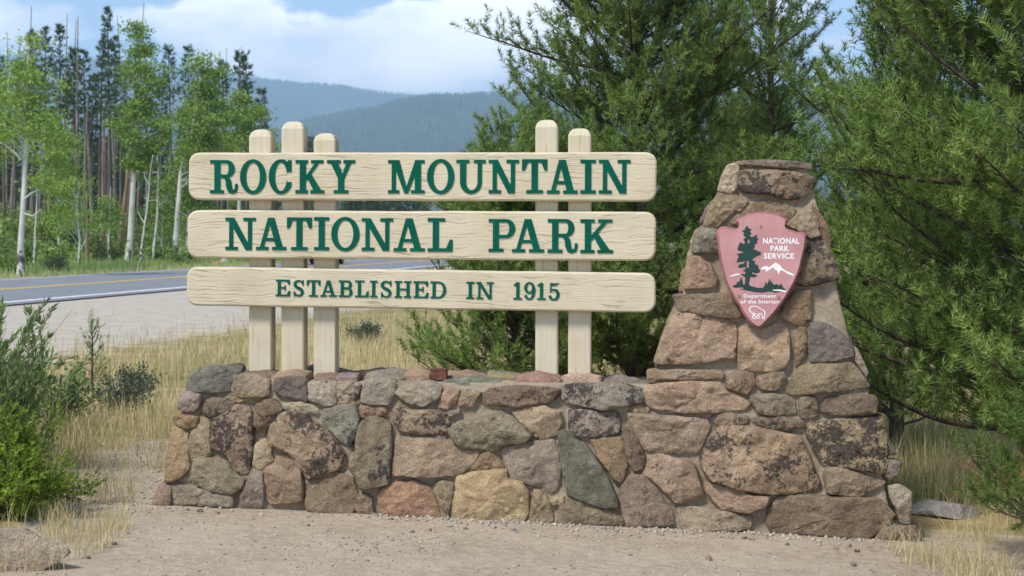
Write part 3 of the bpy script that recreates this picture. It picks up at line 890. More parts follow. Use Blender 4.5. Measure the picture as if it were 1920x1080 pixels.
side_stones(pr_, 1, -0.02, 1.80, lambda z: 0.88 - 0.20 * max(z, 0))
side_stones(pl_, -1, 0.92, 1.80, lambda z: 0.88 - 0.20 * max(z, 0))
side_stones(wl, -1, 0.08, 0.62, lambda z: 0.60 - 0.16 * z)
CAPS = [  # photo columns, from-to behind the front edge, thickness, colour, lichen
    (436, 505, .10, .36, .030, 'purple', .3), (508, 566, .06, .30, .030, 'buff', .1), (578, 632, .07, .30, .022, 'brown', .2), (634, 672, .06, .28, .030, 'grey', .2),
    (676, 745, .10, .40, .035, 'grey', .3), (748, 806, .16, .44, .045, 'pink', .2), (836, 905, .20, .46, .045, 'pink', .3), (832, 935, .05, .20, .028, 'blue', .1),
    (908, 968, .24, .46, .035, 'tan', .2), (972, 1046, .09, .34, .055, 'pink', .15), (1048, 1128, .12, .42, .040, 'pale', .1), (1130, 1216, .14, .46, .030, 'grey', .3),
    (366, 432, .22, .46, .040, 'blue', .3), (510, 640, .36, .50, .035, 'grey', .3), (644, 745, .41, .52, .035, 'tan', .2)]
for k, (x0, x1, a, b, th, cn, li) in enumerate(CAPS):
    u0, _ = unproject(np.array([x0]), np.array([705.])); u1, _ = unproject(np.array([x1]), np.array([705.]))
    u0, u1 = float(u0[0]), float(u1[0])
    rr = random.Random(900 + k); j = lambda s=.025: rr.uniform(-s, s)
    poly = [(u0 + j(), a + j()), ((u0 + u1) / 2 + j(), a - .01 + j()), (u1 + j(), a + j()), (u1 + j(), b + j()), ((u0 + u1) / 2 + j(), b + .02 + j()), (u0 + j(), b + j())]
    def place(u, w, o):
        z = ztop(u)
        return wp(u, z, 0.0) + NI * w + UP * o - MO
    me = stone_mesh('cap_stone', poly, th, place, 900 + k, 0.5, 0.05)
    obj('cap_stone', me, STONE, monument, color=(*[c * rr.uniform(.95, 1.15) for c in PAL[cn]], li))
# ------------------------------------------------------------------ flat shapes from outlines (lettering, emblem)
def sd_poly(X, Y, poly):
    P = np.asarray(poly, float); Q = np.roll(P, -1, 0)
    d = np.full(X.shape, 1e9); ins = np.zeros(X.shape, bool)
    for (ax, ay), (bx, by) in zip(P, Q):
        ex, ey = bx - ax, by - ay
        t = np.clip(((X - ax) * ex + (Y - ay) * ey) / (ex * ex + ey * ey + 1e-12), 0, 1)
        d = np.minimum(d, np.hypot(X - ax - t * ex, Y - ay - t * ey))
        c = (ay > Y) != (by > Y)
        if ay != by:
            ins ^= c & (X < (bx - ax) * (Y - ay) / (by - ay) + ax)
    return np.where(ins, -d, d)
def sd_stroke(X, Y, pts, r):
    d = np.full(X.shape, 1e9)
    pts = np.asarray(pts, float)
    rad = np.broadcast_to(np.asarray(r, float), (len(pts),))
    for i in range(len(pts) - 1):
        a, b = pts[i], pts[i + 1]; e = b - a
        t = np.clip(((X - a[0]) * e[0] + (Y - a[1]) * e[1]) / (e @ e + 1e-12), 0, 1)
        d = np.minimum(d, np.hypot(X - a[0] - t * e[0], Y - a[1] - t * e[1]) - (rad[i] * (1 - t) + rad[i + 1] * t))
    return d
def contour(f, x, y):
    """closed zero lines of a field sampled on a grid (marching squares), inside where f < 0"""
    ny, nx = f.shape
    nxt = {}
    def ex(j, i, e):
        if e == 0: a, b = (j, i), (j, i + 1)
        elif e == 1: a, b = (j, i + 1), (j + 1, i + 1)
        elif e == 2: a, b = (j + 1, i), (j + 1, i + 1)
        else: a, b = (j, i), (j + 1, i)
        return (a, b)
    table = {1: [(3, 0)], 2: [(0, 1)], 3: [(3, 1)], 4: [(1, 2)], 5: [(3, 2), (1, 0)], 6: [(0, 2)], 7: [(3, 2)], 8: [(2, 3)], 9: [(2, 0)],
             10: [(0, 3), (2, 1)], 11: [(2, 1)], 12: [(1, 3)], 13: [(1, 0)], 14: [(0, 3)]}
    s = f < 0
    code = s[:-1, :-1] * 1 + s[:-1, 1:] * 2 + s[1:, 1:] * 4 + s[1:, :-1] * 8
    for j, i in zip(*np.nonzero((code > 0) & (code < 15))):
        for a, b in table[int(code[j, i])]:
            nxt[ex(j, i, a)] = ex(j, i, b)
    def pos(e):
        (j0, i0), (j1, i1) = e
        a, b = f[j0, i0], f[j1, i1]; t = a / (a - b)
        return (x[i0] + (x[i1] - x[i0]) * t, y[j0] + (y[j1] - y[j0]) * t)
    loops = []
    while nxt:
        k = next(iter(nxt)); lp = []
        while k in nxt:
            lp.append(pos(k)); k = nxt.pop(k)
        if len(lp) > 5: loops.append(np.array(lp))
    return loops
def simplify(P, eps):
    def dp(a):
        if len(a) < 3: return list(range(len(a)))
        st = [(0, len(a) - 1)]; keep = {0, len(a) - 1}
        while st:
            i, j = st.pop()
            if j - i < 2: continue
            e = a[j] - a[i]; n = np.hypot(*e) + 1e-12
            d = np.abs((a[i + 1:j, 0] - a[i, 0]) * e[1] - (a[i + 1:j, 1] - a[i, 1]) * e[0]) / n if n > 1e-9 else np.hypot(*(a[i + 1:j] - a[i]).T)
            k = int(np.argmax(d))
            if d[k] > eps: keep.add(i + 1 + k); st += [(i, i + 1 + k), (i + 1 + k, j)]
        return sorted(keep)
    k = int(np.argmax(np.hypot(*(P - P[0]).T)))
    A, B = P[:k + 1], np.vstack([P[k:], P[:1]])
    ia, ib = dp(A), dp(B)
    return np.vstack([A[ia][:-1], B[ib][:-1]])
def plate(name, loops, place, depth, mat, parent, bevel=0.0):
    """solid from outlines with holes: place(u, v, out)"""
    lp = [[Vector((float(p[0]), float(p[1]), 0)) for p in l] for l in loops]
    tris = tessellate_polygon(lp)
    flat = [p for l in lp for p in l]
    n = len(flat)
    V = [place(p.x, p.y, depth) for p in flat] + [place(p.x, p.y, 0.0) for p in flat]
    F = [list(t) for t in tris]
    k = 0
    for l in lp:
        m = len(l)
        F += [[k + i, k + (i + 1) % m, n + k + (i + 1) % m, n + k + i] for i in range(m)]
        k += m
    me = mesh_np(name, np.array(V), F)
    bm = bmesh.new(); bm.from_mesh(me); bmesh.ops.recalc_face_normals(bm, faces=bm.faces); bm.to_mesh(me); bm.free()
    return obj(name, me, mat, parent)

# slab-serif capitals; x 0..w, y 0..1 (height = 1)
def glyph(ch, w):
    n = 110
    m = 0.05
    x = np.linspace(-m, w + m, int(n * (w + 0.1)) + 8); y = np.linspace(-m, 1 + m, n)
    X, Y = np.meshgrid(x, y)
    st, sf, th = 0.185, 0.098, 0.125     # heavy stem, slab, thin stem
    R = lambda a, b, c, d: sd_poly(X, Y, [(a, b), (c, b), (c, d), (a, d)])
    Pg = lambda *p: sd_poly(X, Y, p)
    U = lambda *a: np.minimum.reduce(a)
    def ell(cx, cy, rx, ry, ix, iy):
        t = np.linspace(0, 2 * math.pi, 64, endpoint=False)
        o = sd_poly(X, Y, np.stack([cx + rx * np.cos(t), cy + ry * np.sin(t)], -1))
        i = sd_poly(X, Y, np.stack([cx + ix * np.cos(t), cy + iy * np.sin(t)], -1))
        return np.maximum(o, -i)
    def bowl(x0, x1, y0, y1, t=sf, s=st):
        """right half ring on a stem: D, P, B, R"""
        ry = (y1 - y0) / 2; cy = (y0 + y1) / 2; rx = min(ry * 0.95, (x1 - x0) * 0.62); cx = x1 - rx
        a = np.linspace(-math.pi / 2, math.pi / 2, 28)
        o = [(x0, y1), (x0, y0)] + [(cx + rx * math.cos(q), cy + ry * math.sin(q)) for q in a]
        iy = ry - t; ix = max(rx - s, 0.02)
        i = [(x0 - .01, cy + iy), (x0 - .01, cy - iy)] + [(cx + ix * math.cos(q), cy + iy * math.sin(q)) for q in a]
        return np.maximum(sd_poly(X, Y, o), -sd_poly(X, Y, i))
    if ch == 'I': f = U(R(w / 2 - st / 2, 0, w / 2 + st / 2, 1), R(0, 0, w, sf), R(0, 1 - sf, w, 1))
    elif ch == 'L':
        c = 0.30 * w + 0.02
        f = U(R(c - st / 2, 0, c + st / 2, 1), R(0, 0, w, sf), R(0, 1 - sf, min(w, c * 2 + .03), 1), Pg((w - .2, sf - .02), (w, 0), (w, .36), (w - .085, .36)))
    elif ch == 'T':
        f = U(R(w / 2 - st / 2, 0, w / 2 + st / 2, 1), R(w * .17, 0, w * .83, sf), R(0, 1 - sf, w, 1),
              Pg((0, 1), (0, .67), (.085, .67), (.17, 1 - sf)), Pg((w, 1), (w, .67), (w - .085, .67), (w - .17, 1 - sf)))
    elif ch == 'N':
        f = U(R(.12, 0, .12 + th, 1), R(0, 0, w * .41, sf), R(w - .12 - th, 0, w - .12, 1), R(w * .59, 1 - sf, w, 1), R(0, 1 - sf, w * .25, 1),
              Pg((w * .02 + .05, 1), (w * .02 + .26, 1), (w - .12, 0), (w - .12 - .20, 0)))
    elif ch == 'M':
        f = U(R(.11, 0, .11 + th, 1), R(0, 0, .34, sf), R(0, 1 - sf, .25, 1), R(w - .11 - st, 0, w - .11, 1), R(w - .41, 0, w, sf), R(w - .25, 1 - sf, w, 1),
              Pg((.12, 1), (.34, 1), (w * .50 + .06, .0), (w * .50 - .06, .0)), Pg((w - .11, 1), (w - .28, 1), (w * .5 - .06, 0), (w * .5 + .05, 0)))
    elif ch == 'A':
        f = U(Pg((.10, 0), (.22, 0), (w * .5 + .02, 1), (w * .5 - .10, 1)), Pg((w - .30, 0), (w - .09, 0), (w * .5 + .10, 1), (w * .5 - .10, 1)),
              R(w * .28, .28, w * .70, .28 + sf * .95), R(0, 0, w * .41, sf), R(w * .53, 0, w, sf))
    elif ch == 'H':
        f = U(R(.10, 0, .10 + st, 1), R(w - .10 - st, 0, w - .10, 1), R(.1, .455, w - .1, .455 + sf), R(0, 0, w * .44, sf), R(w * .56, 0, w, sf), R(0, 1 - sf, w * .44, 1), R(w * .56, 1 - sf, w, 1))
    elif ch == 'U':
        cx = w / 2; ro = w / 2 - .11
        t = np.linspace(math.pi, 2 * math.pi, 30)
        o = [(.11, 1)] + [(cx + ro * math.cos(q), .34 + .35 * math.sin(q)) for q in t] + [(w - .11, 1)]
        i = [(.11 + st, 1.1)] + [(cx + .025 + (ro - (st + th) / 2) * math.cos(q), .36 + .26 * math.sin(q)) for q in t] + [(w - .11 - th, 1.1)]
        f = U(np.maximum(sd_poly(X, Y, o), -sd_poly(X, Y, i)), R(0, 1 - sf, w * .44, 1), R(w * .60, 1 - sf, w, 1))
    elif ch == 'K':
        f = U(R(.13, 0, .13 + st, 1), R(0, 0, w * .43, sf), R(0, 1 - sf, w * .43, 1), R(w * .54, 1 - sf, w * .97, 1), R(w * .52, 0, w, sf),
              Pg((.25, .36), (.30, .50), (w * .72, .96), (w * .86, .96), (.30, .33)), Pg((w * .36, .55), (w * .52, .62), (w * .94, .04), (w * .66, .04)))
    elif ch == 'Y':
        f = U(R(w / 2 - st / 2, 0, w / 2 + st / 2, .5), R(w * .24, 0, w * .76, sf), R(0, 1 - sf, w * .48, 1), R(w * .58, 1 - sf, w, 1),
              Pg((.09, .96), (.32, .96), (w / 2 + st / 2, .47), (w / 2 + .02, .38), (w / 2 - st / 2, .45)), Pg((w - .10, .96), (w - .25, .96), (w / 2 - .02, .42), (w / 2 + st / 2, .42)))
    elif ch == 'O': f = ell(w / 2, .5, w / 2, .515, w / 2 - st, .515 - .10)
    elif ch == 'C':
        f = np.maximum(ell(w * .54, .5, w * .54, .515, w * .54 - st, .515 - .095), -R(w * .80, .345, 2, .64))
        f = np.maximum(f, X - w)
        f = U(f, Pg((w, .99), (w, .64), (w - .09, .64), (w - .16, .80), (w - .10, .99)))
    elif ch == 'P':
        f = U(R(.13, 0, .13 + st, 1), R(0, 0, w * .56, sf), R(0, 1 - sf, .4, 1), bowl(.2, w, .42, 1))
    elif ch == 'R':
        f = U(R(.13, 0, .13 + st, 1), R(0, 0, w * .50, sf), R(0, 1 - sf, .4, 1), bowl(.2, w * .90, .47, 1),
              sd_stroke(X, Y, [(w * .48, .52), (w * .60, .46), (w * .67, .36), (w * .69, .22), (w * .73, .09), (w * .82, .045), (w * .92, .075), (w * .955, .15), (w * .96, .25)],
                        [.045, .06, .085, .09, .075, .055, .05, .045, .045]))
    elif ch == 'B':
        f = U(R(.12, 0, .12 + st, 1), R(0, 0, .4, sf), R(0, 1 - sf, .4, 1), bowl(.2, w * .95, .49, 1), bowl(.2, w, 0, .56))
    elif ch == 'D': f = U(R(.12, 0, .12 + st, 1), R(0, 0, .4, sf), R(0, 1 - sf, .4, 1), bowl(.2, w, 0, 1))
    elif ch == 'E':
        f = U(R(.12, 0, .12 + st, 1), R(0, 0, w, sf), R(0, 1 - sf, w * .97, 1), R(.2, .46, w * .66, .46 + sf), R(w * .60, .35, w * .68, .67),
              Pg((w - .2, sf), (w, 0), (w, .34), (w - .08, .34)), Pg((w * .97 - .2, 1 - sf), (w * .97, 1), (w * .97, .69), (w * .97 - .08, .69)))
    elif ch == 'S':
        f = U(sd_stroke(X, Y, [(w * .86, .74), (w * .80, .86), (w * .66, .93), (w * .48, .95), (w * .28, .91), (w * .16, .79), (w * .17, .67), (w * .30, .575), (w * .52, .50), (w * .74, .42), (w * .84, .29), (w * .78, .14), (w * .62, .06), (w * .42, .05), (w * .26, .10), (w * .15, .24)],
                        [.04, .045, .048, .05, .06, .085, .085, .085, .09, .09, .088, .07, .05, .048, .045, .04]),
              R(w * .82, .67, w * .93, 1.0), R(w * .06, 0, w * .17, .32))
    elif ch == '1': f = U(R(w / 2 - st / 2, 0, w / 2 + st / 2, 1), R(0, 0, w, sf), Pg((w / 2 - .05, 1), (0, .86), (.02, .78), (w / 2, .87)))
    elif ch == '9':
        f = U(ell(w * .48, .68, w * .48, .33, w * .48 - .165, .235), sd_stroke(X, Y, [(w - .08, .66), (w - .085, .45), (w - .12, .25), (w * .68, .09), (w * .45, .04), (w * .25, .09), (w * .16, .2)], [.085, .085, .08, .06, .045, .06, .085]))
    elif ch == '5':
        f = U(sd_stroke(X, Y, [(w * .17, .5), (w * .30, .585), (w * .5, .62), (w * .72, .57), (w - .11, .43), (w - .10, .27), (w * .72, .1), (w * .48, .04), (w * .26, .08), (w * .16, .2)], [.035, .045, .05, .065, .09, .09, .07, .045, .06, .085]),
              Pg((w * .14, .49), (w * .24, .52), (w * .27, .98), (w * .16, 1.0)), Pg((w * .16, 1), (w * .20, .83), (w * .62, .84), (w * .92, .98), (w * .9, 1.0), (w * .6, .96)))
    return [simplify(l, 0.0025) for l in contour(f, x, y)]

# ------------------------------------------------------------------ the sign: five posts, three boards, raised letters
SO = np.array([0.0, 9.99, 0.0])                       # front of the boards
sign = thing('park_sign', 'cream wooden park entrance sign of three lettered boards on five posts', 'sign', tuple(SO))
def sp(u, z, out=0.0): return SO + E * u + UP * z - NI * out
def spl(u, z, out=0.0): return E * u + UP * z - NI * out
BT = 0.068
def unb(p, O=SO):
    p = np.array(p, float); u, z = unproject(p[:, 0], p[:, 1], O, 0.0); return np.stack([u, z], -1)
ROT = (0, 0, -TH)
def wobble(name, V, F, mat, parent, org, rot=0.0):
    """object with local X along the board, Z up; V in (u, out, z) about org"""
    me = mesh_np(name, V, F, False)
    bm = bmesh.new(); bm.from_mesh(me); bmesh.ops.recalc_face_normals(bm, faces=bm.faces); bm.to_mesh(me); bm.free()
    return obj(name, me, mat, parent, loc=tuple(org), rot=(0, rot, -TH))
BOARDS = [((353, 286), (1232, 285), (1231, 378), (353, 375)), ((351, 394), (1231, 397), (1230, 489.5), (351, 484)), ((349, 500), (1230, 512), (1229.5, 586.5), (349, 573))]
board_objs = []
for q in BOARDS:
    P = unb(q)
    c = P.mean(0)
    ang = math.atan2(P[1, 1] - P[0, 1] + P[2, 1] - P[3, 1], P[1, 0] - P[0, 0] + P[2, 0] - P[3, 0])
    ca, sa = math.cos(ang), math.sin(ang)
    Lc = np.stack([(P[:, 0] - c[0]) * ca + (P[:, 1] - c[1]) * sa, -(P[:, 0] - c[0]) * sa + (P[:, 1] - c[1]) * ca], -1)
    # outline with rounded corners, cut a little unevenly
    r = 0.062; out = []
    for i in range(4):
        p, a, b = Lc[i], Lc[i - 1] - Lc[i], Lc[(i + 1) % 4] - Lc[i]
        a, b = a / np.hypot(*a), b / np.hypot(*b)
        cc = p + a * r + b * r
        for t in np.linspace(0, 1, 7):
            v = -(a * math.sin(t * math.pi / 2) + b * math.cos(t * math.pi / 2))
            v = (-b * math.cos(t * math.pi / 2) - a * math.sin(t * math.pi / 2))
            out.append(cc + v * r)
        pass
    O_ = np.array(out)
    # order each corner from the incoming to the outgoing side
    O2 = []
    for i in range(4):
        seg = O_[i * 7:(i + 1) * 7]
        if np.hypot(*(seg[0] - Lc[i - 1])) > np.hypot(*(seg[-1] - Lc[i - 1])): seg = seg[::-1]
        O2 += list(seg)
    O_ = resample(np.array(O2), 260)
    w_ = np.array([fbm(p[0] * 3, p[1] * 9, c[1] * 5, 3) for p in O_]) * 0.0045
    nrm = np.roll(O_, -1, 0) - np.roll(O_, 1, 0); nrm = np.stack([nrm[:, 1], -nrm[:, 0]], -1); nrm /= np.hypot(nrm[:, 0], nrm[:, 1])[:, None]
    O_ = O_ + nrm * w_[:, None]
    def inset(d):
        s = 1 if np.sum(O_[:, 0] * np.roll(O_[:, 1], -1) - O_[:, 1] * np.roll(O_[:, 0], -1)) > 0 else -1
        return O_ - nrm * d * s
    rings = [(0.012, -BT), (0.0, -BT + 0.012), (0.0, -0.014), (0.0035, -0.005), (0.011, 0.0)]
    V, F = [], []
    n = len(O_)
    for d, o_ in rings:
        V += [(p[0], -o_, p[1]) for p in inset(d)]
    for k in range(len(rings) - 1):
        F += [[k * n + i, k * n + (i + 1) % n, (k + 1) * n + (i + 1) % n, (k + 1) * n + i] for i in range(n)]
    F.append(list(range(n))[::-1]); F.append([(len(rings) - 1) * n + i for i in range(n)])
    b = wobble('board', np.array(V), F, BOARD, sign, spl(c[0], c[1]), -ang)
    board_objs.append((b, c, ang))
TEXT = [
    (0, [('R',394,445.5,300,362.5),('O',450,499,299.5,363),('C',504,546.5,299.5,363),('K',554,608,300,362.5),('Y',613,666,300,362.5),('M',727.6,796,300,362.5),('O',800.5,852,299,363),('U',855.5,910.5,299.5,363),('N',916,973,299.5,362.5),('T',978.6,1026,298.5,362.5),('A',1025.5,1083,299.5,363),('I',1088,1117,299.5,363),('N',1122.5,1182,299.5,363)]),
    (1, [('N',422.6,479.6,408,468.5),('A',480,537,408,468.5),('T',538,584.5,407.5,469),('I',589,617,407,469),('O',621,674,407.5,470),('N',678,737,409,470),('A',738,796.5,409,471),('L',801.7,848.6,409,471.5),('P',916,966,410.5,472),('A',960,1020,410.5,473),('R',1026.7,1082.5,410.5,474),('K',1088,1149.5,411,474.5)]),
    (2, [('E',517,544,524,555),('S',549.5,570.5,524.5,556),('T',575,600.5,525,556),('A',600.5,631,525.5,556),('B',635,661,525.5,556.5),('L',665.5,691,525.5,557),('I',693.5,707.5,526,557),('S',713,735,526,558),('H',740,771,526.5,558),('E',775,803,527,558.5),('D',807,836.5,527.5,559),('I',874,889,528,560),('N',892.7,925.4,528.5,560.5),('1',962.7,978.7,529,561.5),('9',982.5,1003.5,529,562),('1',1007,1023,530,562),('5',1028,1049.5,530,563)])]
for bi, line in TEXT:
    b, c, ang = board_objs[bi]
    ca, sa = math.cos(ang), math.sin(ang)
    for ch, x0, x1, y0, y1 in line:
        P = unb([(x0, y1), (x1, y1), (x0, y0)])
        h = P[2, 1] - P[0, 1]; w = (P[1, 0] - P[0, 0]) / h
        o0 = P[0] - c
        o0 = np.array([o0[0] * ca + o0[1] * sa, -o0[0] * sa + o0[1] * ca])
        lp = glyph(ch, w)
        plate('letter', lp, lambda u, v, o: (o0[0] + u * h, -o + 0.001, o0[1] + v * h), 0.0062, LETTER, b)

PO = SO + NI * (BT - 0.002)                            # front of the posts
for x0, x1, yt, yb in ((466.5, 508.5, 242, 699), (527, 569.5, 227, 701), (587.5, 629, 249, 702), (1003.5, 1046, 224, 712), (1065, 1108.5, 240, 714)):
    P = unb([(x0, 640), (x1, 640), (x0, yt), (x0, yb)], PO)
    u0, u1, zt, zb = P[0, 0], P[1, 0], P[2, 1], P[3, 1] - 0.06
    w = (u1 - u0) / 2; dd = 0.135; ch = 0.045; cu = (u0 + u1) / 2
    lv = [(zb, 0), (zt - ch, 0), (zt - ch * 0.45, ch * 0.22), (zt - ch * 0.1, ch * 0.62), (zt, ch * 0.95)]
    V, F = [], []
    rb = 0.011                                         # rounded vertical edges
    for z, ins in lv:
        a, d0, d1 = w - ins, ins, dd - ins
        for sx, sy in ((-1, 0), (1, 0), (1, 1), (-1, 1)):
            yy = d0 if sy == 0 else d1
            pts = [(sx * a, yy + (rb if sy == 0 else -rb)), (sx * (a - rb * .3), yy + (rb * .3 if sy == 0 else -rb * .3)), (sx * (a - rb), yy)]
            if (sx, sy) in ((1, 0), (-1, 1)): pts = pts[::-1]
            V += [(p[0], p[1], z - zb) for p in pts]
    n = 12
    for k in range(len(lv) - 1):
        F += [[k * n + i, k * n + (i + 1) % n, (k + 1) * n + (i + 1) % n, (k + 1) * n + i] for i in range(n)]
    F.append(list(range(n))[::-1]); F.append([(len(lv) - 1) * n + i for i in range(n)])
    wobble('post', np.array(V), F, POST, sign, spl(cu, zb) + NI * (BT - 0.002))

# ------------------------------------------------------------------ arrowhead plaque
Z8 = (1320, 370, 4.0)
PLO = 0.062                                            # how far its back stands off the masonry face
plq_c = unproject(np.array([1428.]), np.array([510.])); plq_o = wp(plq_c[0][0], plq_c[1][0], PLO)
plaque = thing('arrowhead_plaque', 'dusty pink arrowhead plaque with dark tree and white lettering, bolted to the stone pillar', 'plaque', tuple(plq_o))
OFF = WO - NI * 0.11
def z8(pts):
    p = np.array(pts, float); u, z = unproject(p[:, 0] / Z8[2] + Z8[0], p[:, 1] / Z8[2] + Z8[1], OFF, BAT); return np.stack([u, z], -1)
def pp(u, z, o): return wp(u, z, PLO + o) - plq_o
def m_plaque():
    M = Mat('pink_plaque_paint', 0.6, 0.3)
    v = M.mapped((1, 1, 1)); st = M.noise(M.mapped((26, 26, 2.4)), 2.0, 4)
    c = M.mix(M.ramp(M.noise(v, 7, 4), 0.3, 0.7), srgb(172, 124, 124), srgb(186, 140, 139))
    c = M.mix(M.ramp(st, 0.62, 0.74, 0, 0.35), c, srgb(120, 84, 86))
    c = M.mix(M.ramp(st, 0.24, 0.34, 0.3, 0), c, srgb(215, 180, 176))
    M.color(c); M.bump(st, 0.12, 0.004); return M.m
PINK = m_plaque()
PINK_EDGE = m_plain('pink_plaque_edge', srgb(150, 98, 99), 0.65, 0.15, 14)
EMB_GREEN = m_plain('dark_green_emblem_paint', (0.012, 0.045, 0.036), 0.5, 0.15, 30)
EMB_WHITE = m_plain('white_emblem_paint', (0.74, 0.73, 0.72), 0.5, 0.06, 30)
STEEL = m_plain('bolt_steel', (0.30, 0.2, 0.2), 0.5, 0.2, 60, 0.3)
arrow = [(258,205),(240,190),(240,165),(275,150),(330,125),(400,110),(470,108),(540,115),(600,140),(635,170),(628,192),(610,205),(614,225),(640,240),(700,255),(760,265),(778,285),(770,330),(765,380),(745,450),(730,530),(700,610),(660,690),(610,770),(550,850),(490,920),(430,980),(410,988),(380,975),(330,930),(290,870),(250,800),(200,720),(160,640),(140,560),(120,480),(108,400),(100,320),(95,260),(110,230),(160,215),(215,228),(245,238),(262,225)]
A = chaikin(z8(arrow), 1, 0.25)
A = resample(A, 150)
cen = A.mean(0)
# flaked edge: shallow scallops where the arrowhead was chipped
scal = np.array([abs(math.sin(i * math.pi / 6.0)) * 0.0035 for i in range(150)])
nv = np.roll(A, -1, 0) - np.roll(A, 1, 0); nv = np.stack([nv[:, 1], -nv[:, 0]], -1); nv /= np.hypot(nv[:, 0], nv[:, 1])[:, None]
if np.mean(np.sum(nv * (A - cen), 1)) < 0: nv = -nv
A0 = A + nv * (scal[:, None] - 0.002)
# keep the inner line simple: shrink along the normals and smooth the notches
def shrink(d):
    B = A - nv * d
    for _ in range(3): B = (np.roll(B, 1, 0) + 2 * B + np.roll(B, -1, 0)) / 4
    return B
Ai = shrink(0.0125)
n = 150; V = []; Fm = []
for P, o in ((A0 * 1.0, 0.0), (A0, 0.026), (Ai, 0.042)):
    V += [pp(p[0], p[1], o) for p in P]
for k in range(2):
    Fm += [[k * n + i, k * n + (i + 1) % n, (k + 1) * n + (i + 1) % n, (k + 1) * n + i] for i in range(n)]
Fm.append(list(range(n))[::-1])
obj('bevelled_edge', mesh_np('bevelled_edge', np.array(V), Fm), PINK_EDGE, plaque)
plate('arrowhead_face', [Ai], lambda u, z, o: pp(u, z, 0.040 + o), 0.0022, PINK, plaque)
def emb(name, polys, mat, h=0.0016, base=0.0422, parent=None):
    return plate(name, [z8(p) for p in polys], lambda u, z, o: pp(u, z, base + o), h, mat, parent or plaque)
tree_poly = [(325,212),(335,230),(358,240),(345,255),(358,275),(340,285),(360,300),(385,285),(400,280),(395,300),(410,315),(395,325),(400,345),(378,355),(385,370),(370,385),(400,400),(425,410),(428,430),(400,440),(375,455),(360,470),(385,480),(380,500),(405,510),(410,530),(422,550),(415,565),(385,570),(360,560),(365,575),(395,582),(395,595),(370,600),(350,595),(345,610),(338,650),(350,665),(400,678),(440,680),(455,665),(458,640),(465,635),(470,655),(480,640),(492,610),(500,635),(510,630),(515,650),(535,655),(550,648),(560,665),(580,645),(590,670),(605,685),(618,695),(590,700),(540,715),(490,705),(440,715),(380,710),(330,700),(265,688),(300,685),(290,675),(230,678),(212,665),(245,650),(250,625),(260,640),(280,598),(290,625),(292,650),(305,655),(310,600),(285,585),(278,575),(310,575),(312,560),(290,550),(310,540),(312,520),(280,530),(255,525),(262,505),(300,495),(312,480),(270,485),(245,488),(250,465),(262,440),(245,425),(275,420),(300,410),(262,400),(250,390),(258,365),(272,335),(295,350),(310,340),(295,315),(315,300),(295,285),(300,265),(282,250),(305,245),(310,225)]
emb('tree_emblem', [tree_poly], EMB_GREEN)
emb('trunk_highlight', [[(322,478),(336,478),(336,530),(322,530)]], PINK, 0.0006, 0.0440)
emb('trunk_highlight', [[(330,320),(338,318),(342,340),(330,346)]], PINK, 0.0006, 0.0440)
emb('mountain_emblem', [[(425,535),(445,520),(470,515),(490,525),(510,510),(540,488),(570,510),(590,535),(610,548),(650,565),(678,580),(670,590),(630,575),(600,555),(585,550),(575,545),(560,578),(548,550),(530,540),(520,525),(490,545),(470,560),(460,540),(435,545)]], EMB_WHITE)
emb('snow_streak', [[(182,598),(220,580),(265,570),(270,580),(225,590)]], EMB_WHITE)
emb('lake_streak', [[(512,695),(560,690),(620,700),(612,716),(570,703),(520,700)]], EMB_WHITE, 0.0012, 0.0442)
def strokes(name, lines_, r, mat, base=0.0422):
    x = np.arange(325, 480, 1.6); y = np.arange(800, 930, 1.6)
    XX, YY = np.meshgrid(x, y)
    f = np.minimum.reduce([sd_stroke(XX, YY, l, r) for l in lines_])
    lp = [z8(simplify(l, 0.4)) for l in contour(f, x, y)]
    # outer loops and the holes inside them
    def inside(p, l): return sd_poly(np.array([p[0]]), np.array([p[1]]), l)[0] < 0
    ar = [abs(np.sum(l[:, 0] * np.roll(l[:, 1], -1) - l[:, 1] * np.roll(l[:, 0], -1))) for l in lp]
    order = sorted(range(len(lp)), key=lambda i: -ar[i]); grp = []
    for i in order:
        for g in grp:
            if inside(lp[i][0], lp[g[0]]): g.append(i); break
        else: grp.append([i])
    for g in grp:
        plate(name, [lp[i] for i in g], lambda u, z, o: pp(u, z, base + o), 0.0016, mat, plaque)
strokes('bison_emblem', [[(382, 870), (366, 872), (352, 862), (342, 846), (343, 828), (356, 819), (380, 817), (402, 822), (425, 836), (450, 850), (459, 866), (456, 890), (448, 910)],
                         [(366, 872), (372, 888), (362, 896), (374, 908), (388, 908)], [(388, 908), (398, 896), (404, 880), (424, 872), (436, 880), (440, 906), (454, 912)], [(382, 870), (378, 884), (392, 896)], [(412, 884), (418, 905), (402, 908)]], 3.4, EMB_WHITE)
def print_text(txt, x0, x1, y0, y1, bold):
    cu = bpy.data.curves.new('lettering', 'FONT'); cu.body = txt; cu.offset = bold; cu.resolution_u = 3; cu.fill_mode = 'FRONT'; cu.space_character = 1.08
    t = bpy.data.objects.new('lettering', cu); COL.objects.link(t)
    dg = bpy.context.evaluated_depsgraph_get()
    m = bpy.data.meshes.new_from_object(t.evaluated_get(dg))
    bpy.data.objects.remove(t); bpy.data.curves.remove(cu)
    co = np.array([v.co[:] for v in m.vertices]); lo, hi = co.min(0), co.max(0)
    px = x0 + (co[:, 0] - lo[0]) / (hi[0] - lo[0]) * (x1 - x0); py = y1 - (co[:, 1] - lo[1]) / (hi[1] - lo[1]) * (y1 - y0)
    uz = z8(np.stack([px, py], -1))
    V = np.array([pp(a, b, 0.0434) for a, b in uz])
    for i, v in enumerate(m.vertices): v.co = V[i]
    m.update(); m.name = 'lettering'
    obj('lettering', m, EMB_WHITE, plaque)
